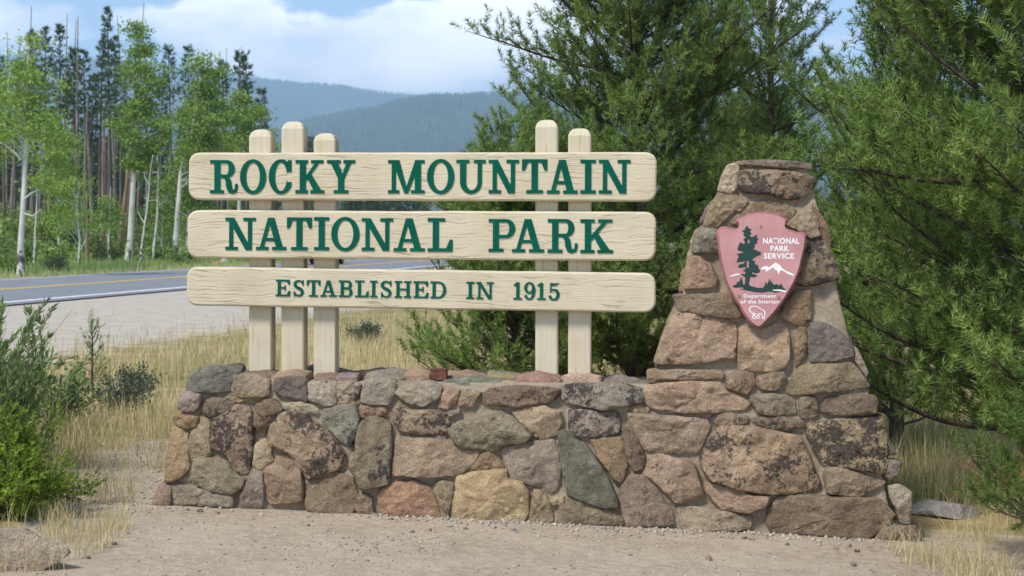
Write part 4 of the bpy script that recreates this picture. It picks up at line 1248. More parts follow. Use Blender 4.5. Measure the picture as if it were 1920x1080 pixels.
print_text('NATIONAL', 443, 717, 304, 350, 0.034); print_text('PARK', 498, 640, 362, 404, 0.034); print_text('SERVICE', 448, 676, 418, 462, 0.034)
print_text('Department', 298, 540, 726, 762, 0.022); print_text('of the Interior', 274, 566, 768, 797, 0.022)
for bx, by, r in ((428, 220, 12), (262, 745, 14), (563, 755, 14)):
    t = np.linspace(0, 2 * math.pi, 18, endpoint=False)
    emb('bolt_recess', [[(bx + r * math.cos(a), by + r * math.sin(a)) for a in t]], PINK_EDGE, 0.0015)
    emb('bolt', [[(bx + r * .62 * math.cos(a), by + r * .62 * math.sin(a)) for a in t]], STEEL, 0.0025, 0.0436)
# small rusty box on the wall top
u, _ = unproject(np.array([819.]), np.array([712.])); bxp = wp(u[0], ztop(u[0]) + 0.008) + NI * 0.13
mb = MB(); mb.box(-0.044, 0.044, -0.05, 0.05, 0, 0.050); mb.box(-0.047, 0.047, -0.053, 0.053, 0.050, 0.056)
tag(obj('metal_box', mb.mesh('metal_box'), m_plain('rusty_metal', (0.14, 0.055, 0.04), 0.7, 0.3, 25, 0.2, 0.3), loc=tuple(bxp), rot=(0, 0, -TH)), 'small rust brown metal box set on the wall top between the posts', 'metal box')
# ------------------------------------------------------------------ vegetation builders
def unit(v): return v / (np.linalg.norm(v, axis=-1, keepdims=True) + 1e-9)
def frames(D, r):
    a = unit(np.cross(D, unit(r.normal(size=D.shape)))); return a, np.cross(D, a)
def needles(P, D, TL, per, nl, nw, r, a0=48, a1=86, tint=None):
    """bottle-brush shoots: P start, D axis (n,3), TL length (n); one slim triangle per needle"""
    n = len(P); A, B = frames(D, r)
    t = r.uniform(0, 1, (n, per)); t = t ** 0.8
    ph = r.uniform(0, 6.283, (n, per)); al = np.radians(r.uniform(a0, a1, (n, per)) * (1.08 - 0.5 * t ** 2))
    base = P[:, None] + D[:, None] * (TL[:, None] * t)[..., None]
    d = np.cos(al)[..., None] * D[:, None] + np.sin(al)[..., None] * (np.cos(ph)[..., None] * A[:, None] + np.sin(ph)[..., None] * B[:, None])
    d = d + np.array([0, 0, 0.08])
    d = unit(d); ln = nl * r.uniform(0.7, 1.15, (n, per)) * r.uniform(0.72, 1.25, (n, 1))
    side = unit(np.cross(d, r.normal(size=d.shape))) * (nw / 2)
    V = np.stack([base + side, base - side, base + d * ln[..., None]], 2).reshape(-1, 3)
    m = n * per
    F = np.arange(m * 3).reshape(m, 3)
    tt = r.uniform(0, 1, n) if tint is None else tint
    T = np.clip(tt[:, None] + r.normal(0, 0.12, (n, per)), 0, 1)
    return V, F, np.repeat(T.reshape(-1), 3)
def leaves(P, size, r, tint=None, aspect=0.75, updir=None):
    """one four-cornered leaf per point, two faces bent along the midrib"""
    n = len(P)
    d = unit(r.normal(size=(n, 3)) + (np.array([0, 0, -0.4]) if updir is None else updir))
    s = unit(np.cross(d, r.normal(size=(n, 3))))
    sz = size * r.uniform(0.6, 1.3, n)[:, None]
    V = np.stack([P, P + d * sz * 0.5 + s * sz * aspect * 0.5, P + d * sz, P + d * sz * 0.5 - s * sz * aspect * 0.5], 1).reshape(-1, 3)
    F = np.arange(n * 4).reshape(n, 4)
    tt = np.clip(r.uniform(0, 1, n) if tint is None else tint, 0, 1)
    return V, F, np.repeat(tt, 4)
def foliage_obj(name, parts, mat, parent, kind=None):
    vs, fs, ts, k = [], [], [], 0
    for V, F, T in parts:
        vs.append(V); fs.append(F + k); ts.append(T); k += len(V)
    o = obj(name, mesh_np(name, np.concatenate(vs), np.concatenate(fs), False, {'tint': np.concatenate(ts)}), mat, parent)
    o['kind'] = 'stuff'
    return o

def curve_pts(p, d, L, n, bend, r, wob=0.05):
    """a limb: starts at p along d, bends by vector bend over its length"""
    out = [np.array(p, float)]; d = np.array(d, float); st = L / n
    for i in range(n):
        d = unit(d + np.array(bend) / n + r.normal(0, wob, 3)); out.append(out[-1] + d * st)
    return np.array(out)

def pine(name, label, base, H, R, seed, z0=0.15, step=0.24, whorl=5, per=50, nl=0.056, nw=0.0070, tl=0.135, sp_=0.118, mat=None, group=None, r0=None, prof=None,
         dead=0.12, tintmid=0.5, cat='pine tree', cones=0, dens=1.0, lean=(0, 0), up=0.55, keep=None, dead_lo=0):
    r = np.random.default_rng(seed)
    bz = g1(base[0], base[1])
    t = thing(name, label, cat, (base[0], base[1], bz), 0, group)
    r0 = r0 or H * 0.022
    ns = 14
    zs = np.linspace(-0.1, H, ns); zc = np.clip(zs, 0, H)
    tx = np.cumsum(r.normal(0, 0.012 * H / 5, ns)) + lean[0] * (zc / H) ** 1.5; ty = np.cumsum(r.normal(0, 0.012 * H / 5, ns)) + lean[1] * (zc / H) ** 1.5
    tx -= tx[0]; ty -= ty[0]
    TP = np.stack([tx, ty, zs], -1)
    mb = MB(); mb.tube(TP, r0 * (1 - 0.93 * np.clip(zs / H, 0, 1)) + 0.004, 9)
    obj('trunk', mb.mesh('trunk', True), BARK_PINE, t)
    prof = prof or (lambda q: min(1.0, 0.55 + q * 2.2) * (1 - q) ** 0.75 + 0.05)
    bm_ = MB(); dm = MB(); have_dead = False
    P, D, TLn, TT = [], [], [], []
    z = z0 * H
    while z < H * 0.985:
        q = (z - z0 * H) / (H - z0 * H)
        az0 = r.uniform(0, 6.283)
        k = max(3, int(round(whorl * r.uniform(0.75, 1.2))))
        for j in range(k):
            az = az0 + j * 6.283 / k + r.normal(0, 0.25)
            L = R * prof(q) * r.uniform(0.62, 1.12)
            if L < 0.08: L = 0.08
            el = math.radians(r.uniform(-8, 16) + 52 * q ** 1.3)
            zz = z + r.uniform(-0.5, 0.5) * step * 0.7
            p0 = np.array([np.interp(zz, zs, tx), np.interp(zz, zs, ty), zz])
            d = np.array([math.cos(az) * math.cos(el), math.sin(az) * math.cos(el), math.sin(el)])
            nb = max(4, int(L / 0.16))
            C = curve_pts(p0, d, L, nb, (0, 0, up * r.uniform(0.5, 1.3)), r, 0.06)
            rb = max(0.004, r0 * 0.34 * (L / R) * (1 - 0.6 * q))
            if keep is not None and not keep(C[-1] + np.array([base[0], base[1], bz]), C[0]): continue
            bm_.tube(C, np.linspace(rb, 0.0025, len(C)), 4, False)
            bt = np.clip(tintmid + r.normal(0, 0.13), 0, 1)
            s = np.concatenate([[0], np.cumsum(np.linalg.norm(np.diff(C, axis=0), axis=1))])
            def along(a): return np.array([np.interp(a, s, C[:, c]) for c in range(3)])
            # side twigs
            a = max(0.12 * L, 0.10)
            while a < L * 0.97:
                c = along(a); dirb = unit(along(min(a + 0.05, L)) - along(max(a - 0.05, 0)))
                for sg in (-1, 1):
                    if r.random() > 0.87 * dens: continue
                    sl = (0.30 * L * (1 - (a / L) ** 1.5) + 0.10) * r.uniform(0.6, 1.2)
                    lat = unit(np.cross(dirb, (0, 0, 1)))
                    dd = unit(dirb * r.uniform(0.5, 0.9) + sg * lat * r.uniform(0.5, 1.0) + np.array([0, 0, r.uniform(-0.15, 0.55)]))
                    C2 = curve_pts(c, dd, sl, 3, (0, 0, 0.5 * up * r.uniform(0.4, 1.4)), r, 0.1)
                    if a < dead * L * (1 - q):
                        if r.random() < 0.6: dm.tube(C2, np.linspace(0.004, 0.0012, 4), 3, False); have_dead = True
                        continue
                    bm_.tube(C2, np.linspace(0.004, 0.002, 4), 3, False)
                    m = max(1, int(sl / sp_))
                    s2 = np.linspace(0.25, 1, m) if m > 1 else np.array([0.9])
                    for w in s2:
                        i0 = min(int(w * 3), 2); f = w * 3 - i0
                        pp_ = C2[i0] * (1 - f) + C2[i0 + 1] * f; ddd = unit(C2[i0 + 1] - C2[i0])
                        if w < 0.99: ddd = unit(ddd * 0.55 + r.normal(0, 0.48, 3) + np.array([0, 0, 0.55]))
                        else: ddd = unit(ddd * 0.8 + r.normal(0, 0.12, 3) + np.array([0, 0, 0.45]))
                        P.append(pp_); D.append(ddd); TLn.append(tl * r.uniform(0.45, 1.6)); TT.append(bt + r.normal(0, 0.20) + (0.2 if w > 0.99 else -0.04))
                a += r.uniform(0.075, 0.125) / max(dens, 0.3)
            for w in np.arange(0.4 * L, L, sp_):
                P.append(along(w)); D.append(unit(unit(along(min(w + 0.05, L)) - along(w - 0.03)) * 0.6 + r.normal(0, 0.3, 3) + np.array([0, 0, 0.6]))); TLn.append(tl * r.uniform(0.8, 1.2)); TT.append(bt + 0.05)
            P.append(C[-1]); D.append(unit(C[-1] - C[-2] + np.array([0, 0, 0.02]))); TLn.append(tl * 1.3); TT.append(bt + 0.2)
        z += step * r.uniform(0.8, 1.2) * (1 - 0.35 * q)
    # bare dead twigs low on the stem
    for _ in range(dead_lo):
        zz = r.uniform(0.06 * H, 0.32 * H); az = r.uniform(0, 6.283)
        p0 = np.array([np.interp(zz, zs, tx), np.interp(zz, zs, ty), zz])
        C = curve_pts(p0, (math.cos(az), math.sin(az), r.uniform(-0.3, 0.2)), r.uniform(0.4, 1.1), 6, (0, 0, r.uniform(-0.7, 0.3)), r, 0.2)
        dm.tube(C, np.linspace(0.010, 0.002, len(C)), 4, False); have_dead = True
        for _k in range(4):
            i = r.integers(2, len(C) - 1)
            dm.tube(curve_pts(C[i], unit(r.normal(size=3) + np.array([0, 0, -0.5])), r.uniform(0.1, 0.35), 3, (0, 0, -0.3), r, 0.2), np.linspace(0.004, 0.001, 4), 3, False)
    P.append(TP[-1]); D.append(np.array([0, 0, 1.0])); TLn.append(tl * 1.4); TT.append(tintmid + 0.2)
    obj('branches', bm_.mesh('branches', True), BARK_PINE, t)['kind'] = 'stuff'
    if have_dead: obj('dead_twigs', dm.mesh('dead_twigs', True), TWIG_DEAD, t)['kind'] = 'stuff'
    P, D, TLn, TT = np.array(P), np.array(D), np.array(TLn), np.clip(np.array(TT), 0, 1)
    dead_s = (r.uniform(0, 1, len(P)) < 0.028) & (per > 50)
    live = ~dead_s
    foliage_obj('needles', [needles(P[live], D[live], TLn[live], per, nl, nw, r, tint=TT[live])], mat or NEEDLE, t)
    if dead_s.any(): foliage_obj('dead_needles', [needles(P[dead_s], D[dead_s], TLn[dead_s], per * 2 // 3, nl, nw, r)], NEEDLE_DEAD, t)
    if cones:
        for i in r.choice(len(P), cones, replace=False):
            rr_ = [0.004, 0.017, 0.021, 0.017, 0.006]; c = P[i]; mb = MB()
            mb.tube([c + D[i] * 0.011 * k_ for k_ in range(5)], rr_, 8)
            obj('cone', mb.mesh('cone', True), CONE, t)
    return t, len(P)
NEEDLE_DEAD = m_foliage('dead_pine_needles', (0.14, 0.07, 0.03), (0.32, 0.19, 0.085), 0.15)
CONE = m_plain('pine_cone', (0.16, 0.085, 0.045), 0.8, 0.4, 60)

# ------------------------------------------------------------------ the pines behind and beside the sign
tot = 0
_, n_ = pine('pine_tree', 'tall dense green pine rising behind the right end of the boards', (1.08, 15.2), 6.6, 1.95, 11, z0=0.045, step=0.215, whorl=6, dead=0.03, r0=0.10, tintmid=0.5, dead_lo=14, cones=12, nl=0.060, nw=0.0070,
             prof=lambda q: (0.86 + 0.25 * q) if q < 0.15 else 0.90 * (1 - (q - 0.15) / 0.85) ** 0.62 + 0.06); tot += n_
_, n_ = pine('pine_tree', 'low spreading pine with bare grey twigs under the lowest board', (0.02, 14.6), 2.2, 1.2, 12, z0=0.10, step=0.16, whorl=7, r0=0.06, tintmid=0.5, dead_lo=22, dead=0.2, nl=0.060, nw=0.0070,
             prof=lambda q: 1.0 - 0.55 * q, up=0.7); tot += n_
_, n_ = pine('pine_tree', 'thin-stemmed tall pine with open crown behind the stone pillar', (2.62, 17.5), 5.6, 1.0, 13, z0=0.2, step=0.26, whorl=5, r0=0.06, tintmid=0.42, dens=0.95, nl=0.060, nw=0.0070, prof=lambda q: 0.9 * (1 - q) ** 0.5 + 0.1); tot += n_
_, n_ = pine('pine_tree', 'second thin pine stem standing just left of the open-crowned one', (2.18, 18.6), 4.6, 0.95, 14, z0=0.15, step=0.25, whorl=5, r0=0.05, tintmid=0.38, dens=0.95, nl=0.060, nw=0.0070, prof=lambda q: 0.9 * (1 - q) ** 0.5 + 0.1); tot += n_
_, n_ = pine('pine_tree', 'mid-height bushy pine beside the stone pillar with upright bright shoots', (3.05, 13.6), 3.45, 1.3, 15, z0=0.08, step=0.22, whorl=6, r0=0.06, tintmid=0.5, mat=NEEDLE, nl=0.060, nw=0.0070, tl=0.15, cones=5, prof=lambda q: 0.95 * (1 - q) ** 0.55 + 0.1, up=0.9); tot += n_
_, n_ = pine('pine_tree', 'pale yellow-green young pine low behind the stone pillar', (2.75, 19.5), 2.9, 1.5, 16, z0=0.06, step=0.24, whorl=6, r0=0.05, tintmid=0.62, mat=NEEDLE_B, nl=0.060, nw=0.0070, prof=lambda q: 1.0 - 0.6 * q); tot += n_
_, n_ = pine('pine_tree', 'large dark pine overhanging the path on the right of the pillar', (3.60, 10.9), 6.0, 2.05, 17, z0=0.075, step=0.205, whorl=7, dead=0.02, r0=0.12, tintmid=0.5, nl=0.060, nw=0.0070, tl=0.15, cones=14, dead_lo=8, keep=lambda tip, root: tip[0] < 0.2976 * tip[1] + 1.1,
             prof=lambda q: (0.84 + 0.5 * q) if q < 0.22 else 0.95 * (1 - (q - 0.22) / 0.78) ** 1.0 + 0.05, up=0.5); tot += n_
_, n_ = pine('pine_sapling', 'young pine with bright tips at the path edge right of the pillar base', (3.02, 9.1), 0.80, 0.78, 18, z0=0.10, step=0.12, whorl=5, r0=0.02, tintmid=0.12, per=70, nl=0.06, nw=0.005, tl=0.15, cat='pine sapling',
             prof=lambda q: 1.0 - 0.5 * q, up=0.75); tot += n_
_, n_ = pine('pine_sapling', 'little pine sapling standing in the dry grass beside the willow', (-4.05, 16.6), 0.72, 0.24, 19, z0=0.08, step=0.13, whorl=4, r0=0.012, tintmid=0.6, per=26, nl=0.035, nw=0.005, tl=0.08, cat='pine sapling', prof=lambda q: 1.0 - 0.7 * q, up=0.9); tot += n_
print('pine shoots', tot)
# ------------------------------------------------------------------ forest beyond the road
def col_at(px, Y): return (px - 960) / FPX * Y
def top_h(ytop, Y, z): return (HOR - ytop) / FPX * Y + CAM_H - z
def aspen(px, Y, ytop, path, w_px, crown, seed, label, nleaf=150, leaf=0.13, tint=0.5, extra=None, name='aspen_tree'):
    """path: photo points of the stem from foot to top; crown: (px0, px1, y0, y1) it fills, all at distance Y"""
    r = np.random.default_rng(seed)
    x0 = col_at(px, Y); z0 = g1(x0, Y)
    t = thing(name, label, 'aspen tree', (x0, Y, z0))
    def loc(a, b, dy=0.0): return np.array([col_at(a, Y) - x0, dy, (HOR - b) / FPX * Y + CAM_H - z0])
    P = [loc(a, b) for a, b in path]; P[0][2] = -0.15; P[0][0] = 0
    P = np.array(P)
    # smooth
    s = np.concatenate([[0], np.cumsum(np.linalg.norm(np.diff(P, axis=0), axis=1))]); q = np.linspace(0, s[-1], 30)
    P = np.stack([np.interp(q, s, P[:, c]) for c in range(3)], -1)
    for _ in range(2): P[1:-1] = (P[:-2] + 2 * P[1:-1] + P[2:]) / 4
    P[1:-1, 1] += np.cumsum(r.normal(0, 0.03, 28))
    rad = w_px / 2 / FPX * Y
    R = rad * (1 - 0.8 * (q / q[-1])) * (1 + 0.5 * np.exp(-q / 0.5))
    mb = MB(); mb.tube(P, R, 10)
    V = np.concatenate(mb.v); low = np.clip(1 - V[:, 2] / 2.2, 0, 1)
    obj('trunk', mesh_np('trunk', V, mb.f, True, {'low': low}), ASPEN, t)
    bm_ = MB(); parts = []
    if crown:
        cx, cz = (crown[0] + crown[1]) / 2, (crown[2] + crown[3]) / 2
        c = loc(cx, cz); rx = (crown[1] - crown[0]) / 2 / FPX * Y; rz = (crown[3] - crown[2]) / 2 / FPX * Y; ry = max(rx * 0.85, 0.8)
        n = int(np.clip(rx * rz * 15.0, 14, 150))
        for k in range(n):
            hh = r.beta(1.35, 1.5); wd = (1 - hh) ** 0.55 * (0.45 + 0.55 * min(1, hh * 3.5)) * (0.8 + 0.5 * math.sin(hh * 17 + seed)) + 0.08
            aa = r.uniform(0, 6.283); ra = r.uniform(0.05, 1.0) ** 0.5 * 1.12
            ctr = c + np.array([math.cos(aa) * ra * rx * wd, math.sin(aa) * ra * ry * wd, (hh * 2 - 1) * rz])
            cr = r.uniform(0.30, 0.72) * min(1.0, 0.5 + rx * 0.35)
            # limb from the stem to the clump, rising
            j = int(np.argmin(np.abs(P[:, 2] - (ctr[2] - r.uniform(0.5, 1.4))))); j = min(max(j, 6), 28)
            mid = (P[j] + ctr) / 2 + r.normal(0, 0.12, 3)
            bm_.tube([P[j], mid, ctr], [max(R[j] * 0.35, 0.012), 0.014, 0.006], 5, False)
            m = int(nleaf * 0.95 * r.uniform(0.4, 1.3))
            g = np.clip(r.normal(size=(m, 3)), -2.3, 2.3) * cr * 0.62 * np.array([1.2, 1.2, 0.55])
            tt = np.clip(tint + r.normal(0, 0.16) + r.normal(0, 0.09, m), 0, 1)
            parts.append(leaves(ctr + g, leaf, r, tt, 0.85))
    if extra:
        for pts in extra:
            lb = MB(); lb.tube([loc(a, b, 0.1 * i) for i, (a, b) in enumerate(pts)], np.linspace(rad * 0.4, 0.012, len(pts)), 5, False)
            V = np.concatenate(lb.v); obj('limb', mesh_np('limb', V, lb.f, True, {'low': np.zeros(len(V))}), ASPEN, t)
    if bm_.v:
        V = np.concatenate(bm_.v)
        obj('branches', mesh_np('branches', V, bm_.f, True, {'low': np.zeros(len(V))}), ASPEN, t)['kind'] = 'stuff'
    if parts: foliage_obj('crown', parts, LEAF, t)
    return t
aspen(40, 69, 60, [(40, 520), (38, 470), (42, 400), (45, 320), (48, 250), (44, 215), (50, 160), (55, 90)], 13, (-20, 112, 62, 262), 31, 'pale aspen with forked white stem at the road edge', 150, 0.12, 0.62,
      extra=[[(47, 250), (56, 225), (62, 190), (70, 150)], [(40, 300), (25, 285), (5, 270), (-15, 262)], [(42, 400), (60, 405), (75, 392)], [(43, 375), (58, 362), (70, 355)]])
aspen(62, 80, 200, [(60, 515), (66, 440), (70, 360), (80, 300)], 5, (40, 135, 205, 345), 32, 'thin light green aspen leaning over the pale forked one', 140, 0.12, 0.66)
aspen(148, 86, 330, [(148, 502), (149, 450), (147, 425), (144, 400), (149, 340)], 5, (92, 178, 332, 425), 33, 'small white-stemmed aspen with a low soft crown', 150, 0.10, 0.55, extra=[[(147, 425), (140, 415), (139, 400)]])
aspen(110, 104, 225, [(112, 492), (110, 440), (108, 380), (112, 300), (116, 250)], 6, (66, 172, 240, 440), 44, 'soft yellow-green aspen thicket behind the small white-stemmed one', 150, 0.12, 0.62)
aspen(240, 100, 45, [(239, 491), (243, 455), (246, 435), (245, 420), (250, 330), (258, 255), (262, 180), (262, 90), (266, 50)], 13, (214, 312, 42, 335), 34, 'tall white aspen with a swept stem and full green crown', 150, 0.15, 0.42)
aspen(263, 92, 330, [(262, 500), (264, 470), (271, 420), (277, 380), (281, 330), (287, 290)], 5, None, 35, 'thin leaning dark-stemmed aspen without leaves', extra=[[(279, 345), (272, 335), (268, 322)], [(271, 420), (262, 405), (256, 395)]])
aspen(286, 103, 255, [(286, 486), (290, 450), (295, 410), (296, 350), (298, 320), (295, 290), (299, 262), (292, 250), (280, 238)], 5, None, 36, 'thin white aspen with bent dead limbs', extra=[[(296, 325), (286, 322), (284, 330)], [(297, 385), (308, 378), (316, 365)], [(296, 375), (280, 376), (268, 370)], [(299, 290), (308, 280), (306, 262), (296, 245)], [(295, 440), (302, 455), (306, 470)]])
aspen(326, 106, 105, [(326, 490), (331, 430), (336, 370), (339, 320), (343, 298), (354, 283), (360, 265), (366, 200), (370, 130)], 12, (322, 448, 105, 330), 37, 'broad green aspen with a crooked white stem beside the boards', 150, 0.15, 0.45)
aspen(352, 108, 200, [(349, 490), (352, 440), (355, 380), (358, 300), (362, 240)], 8, (300, 420, 200, 410), 38, 'white-stemmed aspen half hidden by the ends of the boards', 130, 0.14, 0.4)
aspen(448, 116, 170, [(446, 490), (448, 400), (450, 300), (452, 200)], 9, (396, 512, 172, 335), 39, 'rounded light green aspen standing behind the first sign posts', 150, 0.15, 0.5)
aspen(505, 125, 235, [(506, 485), (508, 400), (510, 300), (512, 250)], 6, (488, 528, 240, 320), 40, 'slim aspen showing beside the leftmost sign post', 120, 0.14, 0.42)
aspen(-30, 74, 120, [(-30, 515), (-28, 420), (-24, 300), (-20, 180)], 9, (-80, 35, 120, 330), 41, 'light green aspen at the picture side of the roadside stand', 140, 0.12, 0.6)
aspen(205, 96, 300, [(205, 490), (204, 440), (206, 400), (208, 350)], 5, (176, 232, 365, 440), 42, 'low bushy aspen between the two white stems', 120, 0.11, 0.4)
aspen(300, 112, 300, [(302, 488), (304, 440), (306, 390), (308, 340)], 5, (262, 345, 330, 440), 43, 'low leafy aspen filling in behind the crooked stem', 130, 0.13, 0.36)

def far_conifer(px, Y, ytop, wpx, ybot, seed, label, group, mat=None, dens=1.0, name='conifer', bark=None, droop=-0.15, per=14):
    r = np.random.default_rng(seed)
    x0 = col_at(px, Y); z0 = g1(x0, Y); H = top_h(ytop, Y, z0); zb = max(top_h(ybot, Y, z0), 0.3); R = wpx / 2 / FPX * Y
    t = thing(name, label, 'conifer', (x0, Y, z0), 0, group)
    lean = r.normal(0, 0.012 * H)
    zs = np.linspace(-0.2, H, 8); mb = MB()
    TP = np.stack([lean * (np.clip(zs, 0, H) / H) ** 2, 0 * zs, zs], -1)
    mb.tube(TP, 0.0105 * H * (1 - 0.92 * np.clip(zs / H, 0, 1)) + 0.01, 7)
    obj('trunk', mb.mesh('trunk', True), bark or BARK_FAR, t)
    P, D = [], []
    z = zb
    while z < H - 0.1:
        q = (z - zb) / (H - zb)
        L0 = R * (min(1, 0.5 + 2.5 * q) * (1 - q) ** 0.7 + 0.07)
        az0 = r.uniform(0, 6.283)
        for j in range(6):
            if r.random() > 0.86 * dens: continue
            az = az0 + j * 1.047 + r.normal(0, 0.25); L = L0 * r.uniform(0.45, 1.2)
            d = np.array([math.cos(az), math.sin(az), droop + 0.75 * q])
            c = np.array([lean * (z / H) ** 2, 0, z + r.uniform(-.15, .15)])
            m = max(2, int(L / 0.28))
            for k in range(m):
                a = (k + 0.6) / m
                P.append(c + d * L * a * 0.85 + r.normal(0, 0.05, 3)); D.append(unit(d + np.array([0, 0, 0.25]) + r.normal(0, 0.35, 3)))
        z += r.uniform(0.24, 0.42)
    P, D = np.array(P), np.array(D)
    s = Y / 130
    foliage_obj('crown', [needles(P, D, np.full(len(P), 0.26 * s), per, 0.30 * s, 0.055 * s, r, 25, 75)], mat or NEEDLE_FAR, t)
    return t
GC = 'dark conifers of the wood beyond the road'
LC = 'dark narrow conifer in the wood beyond the road'
CON = [(62, 128, 60, 44, 210), (84, 135, 52, 46, 190), (112, 126, 46, 44, 220), (140, 140, 90, 40, 230), (161, 130, 98, 48, 210), (186, 138, 70, 44, 240), (206, 122, 18, 44, 235), (216, 128, 72, 38, 240), (226, 150, 120, 40, 230),
       (322, 140, 84, 44, 190), (352, 135, 86, 42, 200), (416, 132, 112, 40, 200), (446, 126, 98, 52, 215), (462, 140, 105, 40, 240), (492, 138, 165, 36, 262), (28, 140, 120, 44, 250), (8, 128, 96, 40, 240), (128, 152, 130, 44, 260),
       (172, 155, 140, 40, 270), (380, 150, 130, 44, 230), (300, 150, 150, 40, 260), (560, 230, 246, 30, 300), (580, 220, 262, 30, 330)]
for k, (px, Y, yt, w, yb) in enumerate(CON):
    far_conifer(px, Y, yt, w, yb, 300 + k, 'tallest dark conifer spire rising above the whole wood' if yt < 30 else (LC if yt > 110 else 'tall dark conifer whose tip stands clear above the aspens'), GC, dens=0.85)
_bp = [far_conifer(100 + 60 * i, 180, 205 + 14 * i, 84, 425, 390 + i, 'dark full-branched conifer deep in the wood behind the dead trunks', 'conifers deep in the wood', dens=0.95, per=11) for i in range(3)]
_rb = random.Random(14)
for k in range(34):
    px = -30 + k * 16.5 + _rb.uniform(-10, 10); Y = _rb.uniform(150, 225) * (1.0 if px < 330 else 1.12); x = col_at(px, Y)
    copy_thing(_bp[k % 3], (x, Y, g1(x, Y) - 0.1), _rb.uniform(0, 6.28), _rb.uniform(0.7, 1.15))
for k in range(30):
    px = -60 - k * 19 + _rb.uniform(-10, 10); d_ = _rb.uniform(26, 70); b = (px - 960) / FPX; Y = (d_ + RP[0] * RN[0] + RP[1] * RN[1]) / (b * RN[0] + RN[1]); x = col_at(px, Y)
    copy_thing(_bp[k % 3], (x, Y, g1(x, Y) - 0.1), _rb.uniform(0, 6.28), _rb.uniform(0.7, 1.15))
far_conifer(132, 112, 340, 62, 465, 340, 'dense blue-green young spruce under the aspens', None, dens=1.15, name='spruce')
YG, YL = 'young conifers at the forest edge', 'young bright green conifer at the edge of the wood'
for k, (px, Y, yt, w, yb) in enumerate([(70, 105, 418, 40, 470), (212, 118, 405, 36, 470), (238, 104, 408, 44, 478), (262, 110, 395, 40, 475), (182, 128, 415, 30, 455), (20, 96, 410, 40, 478), (312, 118, 392, 40, 460), (105, 120, 420, 30, 458), (384, 112, 410, 44, 470), (440, 118, 380, 50, 470)]):
    far_conifer(px, Y, yt, w, yb, 360 + k, YL, YG, mat=NEEDLE, dens=1.05, name='young_conifer')
# dead and bare trunks
rd = random.Random(77)
def pole(px, Y, ytop, wpx, seed, tilt=0.0, mat=None, twigs=14, label=None, group=None):
    r = np.random.default_rng(seed); x0 = col_at(px, Y); z0 = g1(x0, Y); H = top_h(ytop, Y, z0)
    t = thing('dead_trunk', label, 'tree trunk', (x0, Y, z0), 0, group)
    zs = np.linspace(-0.2, H, 9); off = tilt * np.clip(zs, 0, H) + np.cumsum(r.normal(0, 0.02, 9)); rad = wpx / 2 / FPX * Y
    P = np.stack([off - off[0], np.cumsum(r.normal(0, 0.02, 9)), zs], -1); mb = MB()
    mb.tube(P, rad * (1 - 0.85 * np.clip(zs / H, 0, 1)) + 0.012, 7); obj('trunk', mb.mesh('trunk', True), mat, t)
    mb = MB()
    for _ in range(twigs):
        z = r.uniform(0.2, 0.98) * H; p = np.array([np.interp(z, zs, P[:, 0]), np.interp(z, zs, P[:, 1]), z]); a = r.uniform(0, 6.283)
        mb.tube(curve_pts(p, (math.cos(a), math.sin(a), r.uniform(-0.5, 0.3)), r.uniform(0.3, 1.1) * (1.2 - z / H), 3, (0, 0, -0.3), r, 0.15), [0.022, 0.017, 0.012, 0.006], 3, False)
    if mb.v: obj('dead_twigs', mb.mesh('dead_twigs', True), TWIG_DEAD, t)['kind'] = 'stuff'
GD = 'bare dead trunks standing in the wood beyond the road'
LD = {id(BARK_DEAD): 'bare grey dead trunk standing in the wood beyond the road', id(BARK_ORANGE): 'bare orange-brown dead trunk standing in the wood beyond the road'}
POLES = [(18, 150, 72, 7), (38, 135, 12, 7), (44, 150, 52, 6), (55, 128, 300, 8), (120, 140, 25, 7), (134, 150, 38, 6), (145, 125, 30, 8), (178, 130, 160, 8), (196, 140, 175, 8), (188, 118, 240, 9), (204, 122, 200, 8), (212, 130, 190, 9), (222, 116, 160, 9),
         (228, 124, 180, 10), (236, 112, 5, 10), (248, 126, 28, 8), (256, 130, 170, 9), (270, 135, 190, 8), (152, 135, 180, 8), (160, 145, 200, 9), (128, 140, 190, 9), (138, 130, 210, 10), (112, 145, 230, 8), (96, 140, 250, 9), (84, 150, 230, 8), (72, 135, 260, 8),
         (104, 160, 240, 8), (168, 165, 220, 8), (182, 170, 230, 8), (216, 165, 210, 8), (244, 170, 220, 8), (144, 172, 230, 8), (122, 175, 250, 8), (60, 165, 260, 8), (30, 160, 240, 8), (8, 140, 60, 7), (408, 150, 95, 6), (428, 150, 88, 6), (445, 155, 88, 6), (285, 150, 200, 8), (310, 155, 150, 6), (366, 145, 100, 5), (200, 180, 240, 8), (232, 185, 230, 8), (260, 180, 230, 8), (90, 180, 260, 8)]
for k, (px, Y, yt, w) in enumerate(POLES):
    m = BARK_ORANGE if k in (9, 12, 16, 19, 3, 23) or k % 9 == 4 else BARK_DEAD
    pole(px + rd.uniform(-4, 4), Y * rd.uniform(0.93, 1.1), yt + rd.uniform(-6, 25) * (yt > 140), w * rd.uniform(0.6, 1.25), 500 + k, rd.gauss(0.015, 0.045), m, 26 if yt < 100 else 12, LD[id(m)] if yt > 100 else 'tall bare grey spire of a dead pine topping the wood', GD)
pole(164, 108, 285, 7, 590, -0.14, BARK_DEAD, 18, 'pale dead snag leaning left above the young spruce')
pole(164, 96, 360, 6, 591, 0.0, BARK_ORANGE, 0, 'short orange-brown broken trunk beside the small white-stemmed aspen')
pole(22, 92, 452, 9, 592, -0.08, m_bark('charred_bark', (0.02, 0.018, 0.017), (0.07, 0.06, 0.055)), 3, 'charred black stump by the pale forked aspen')
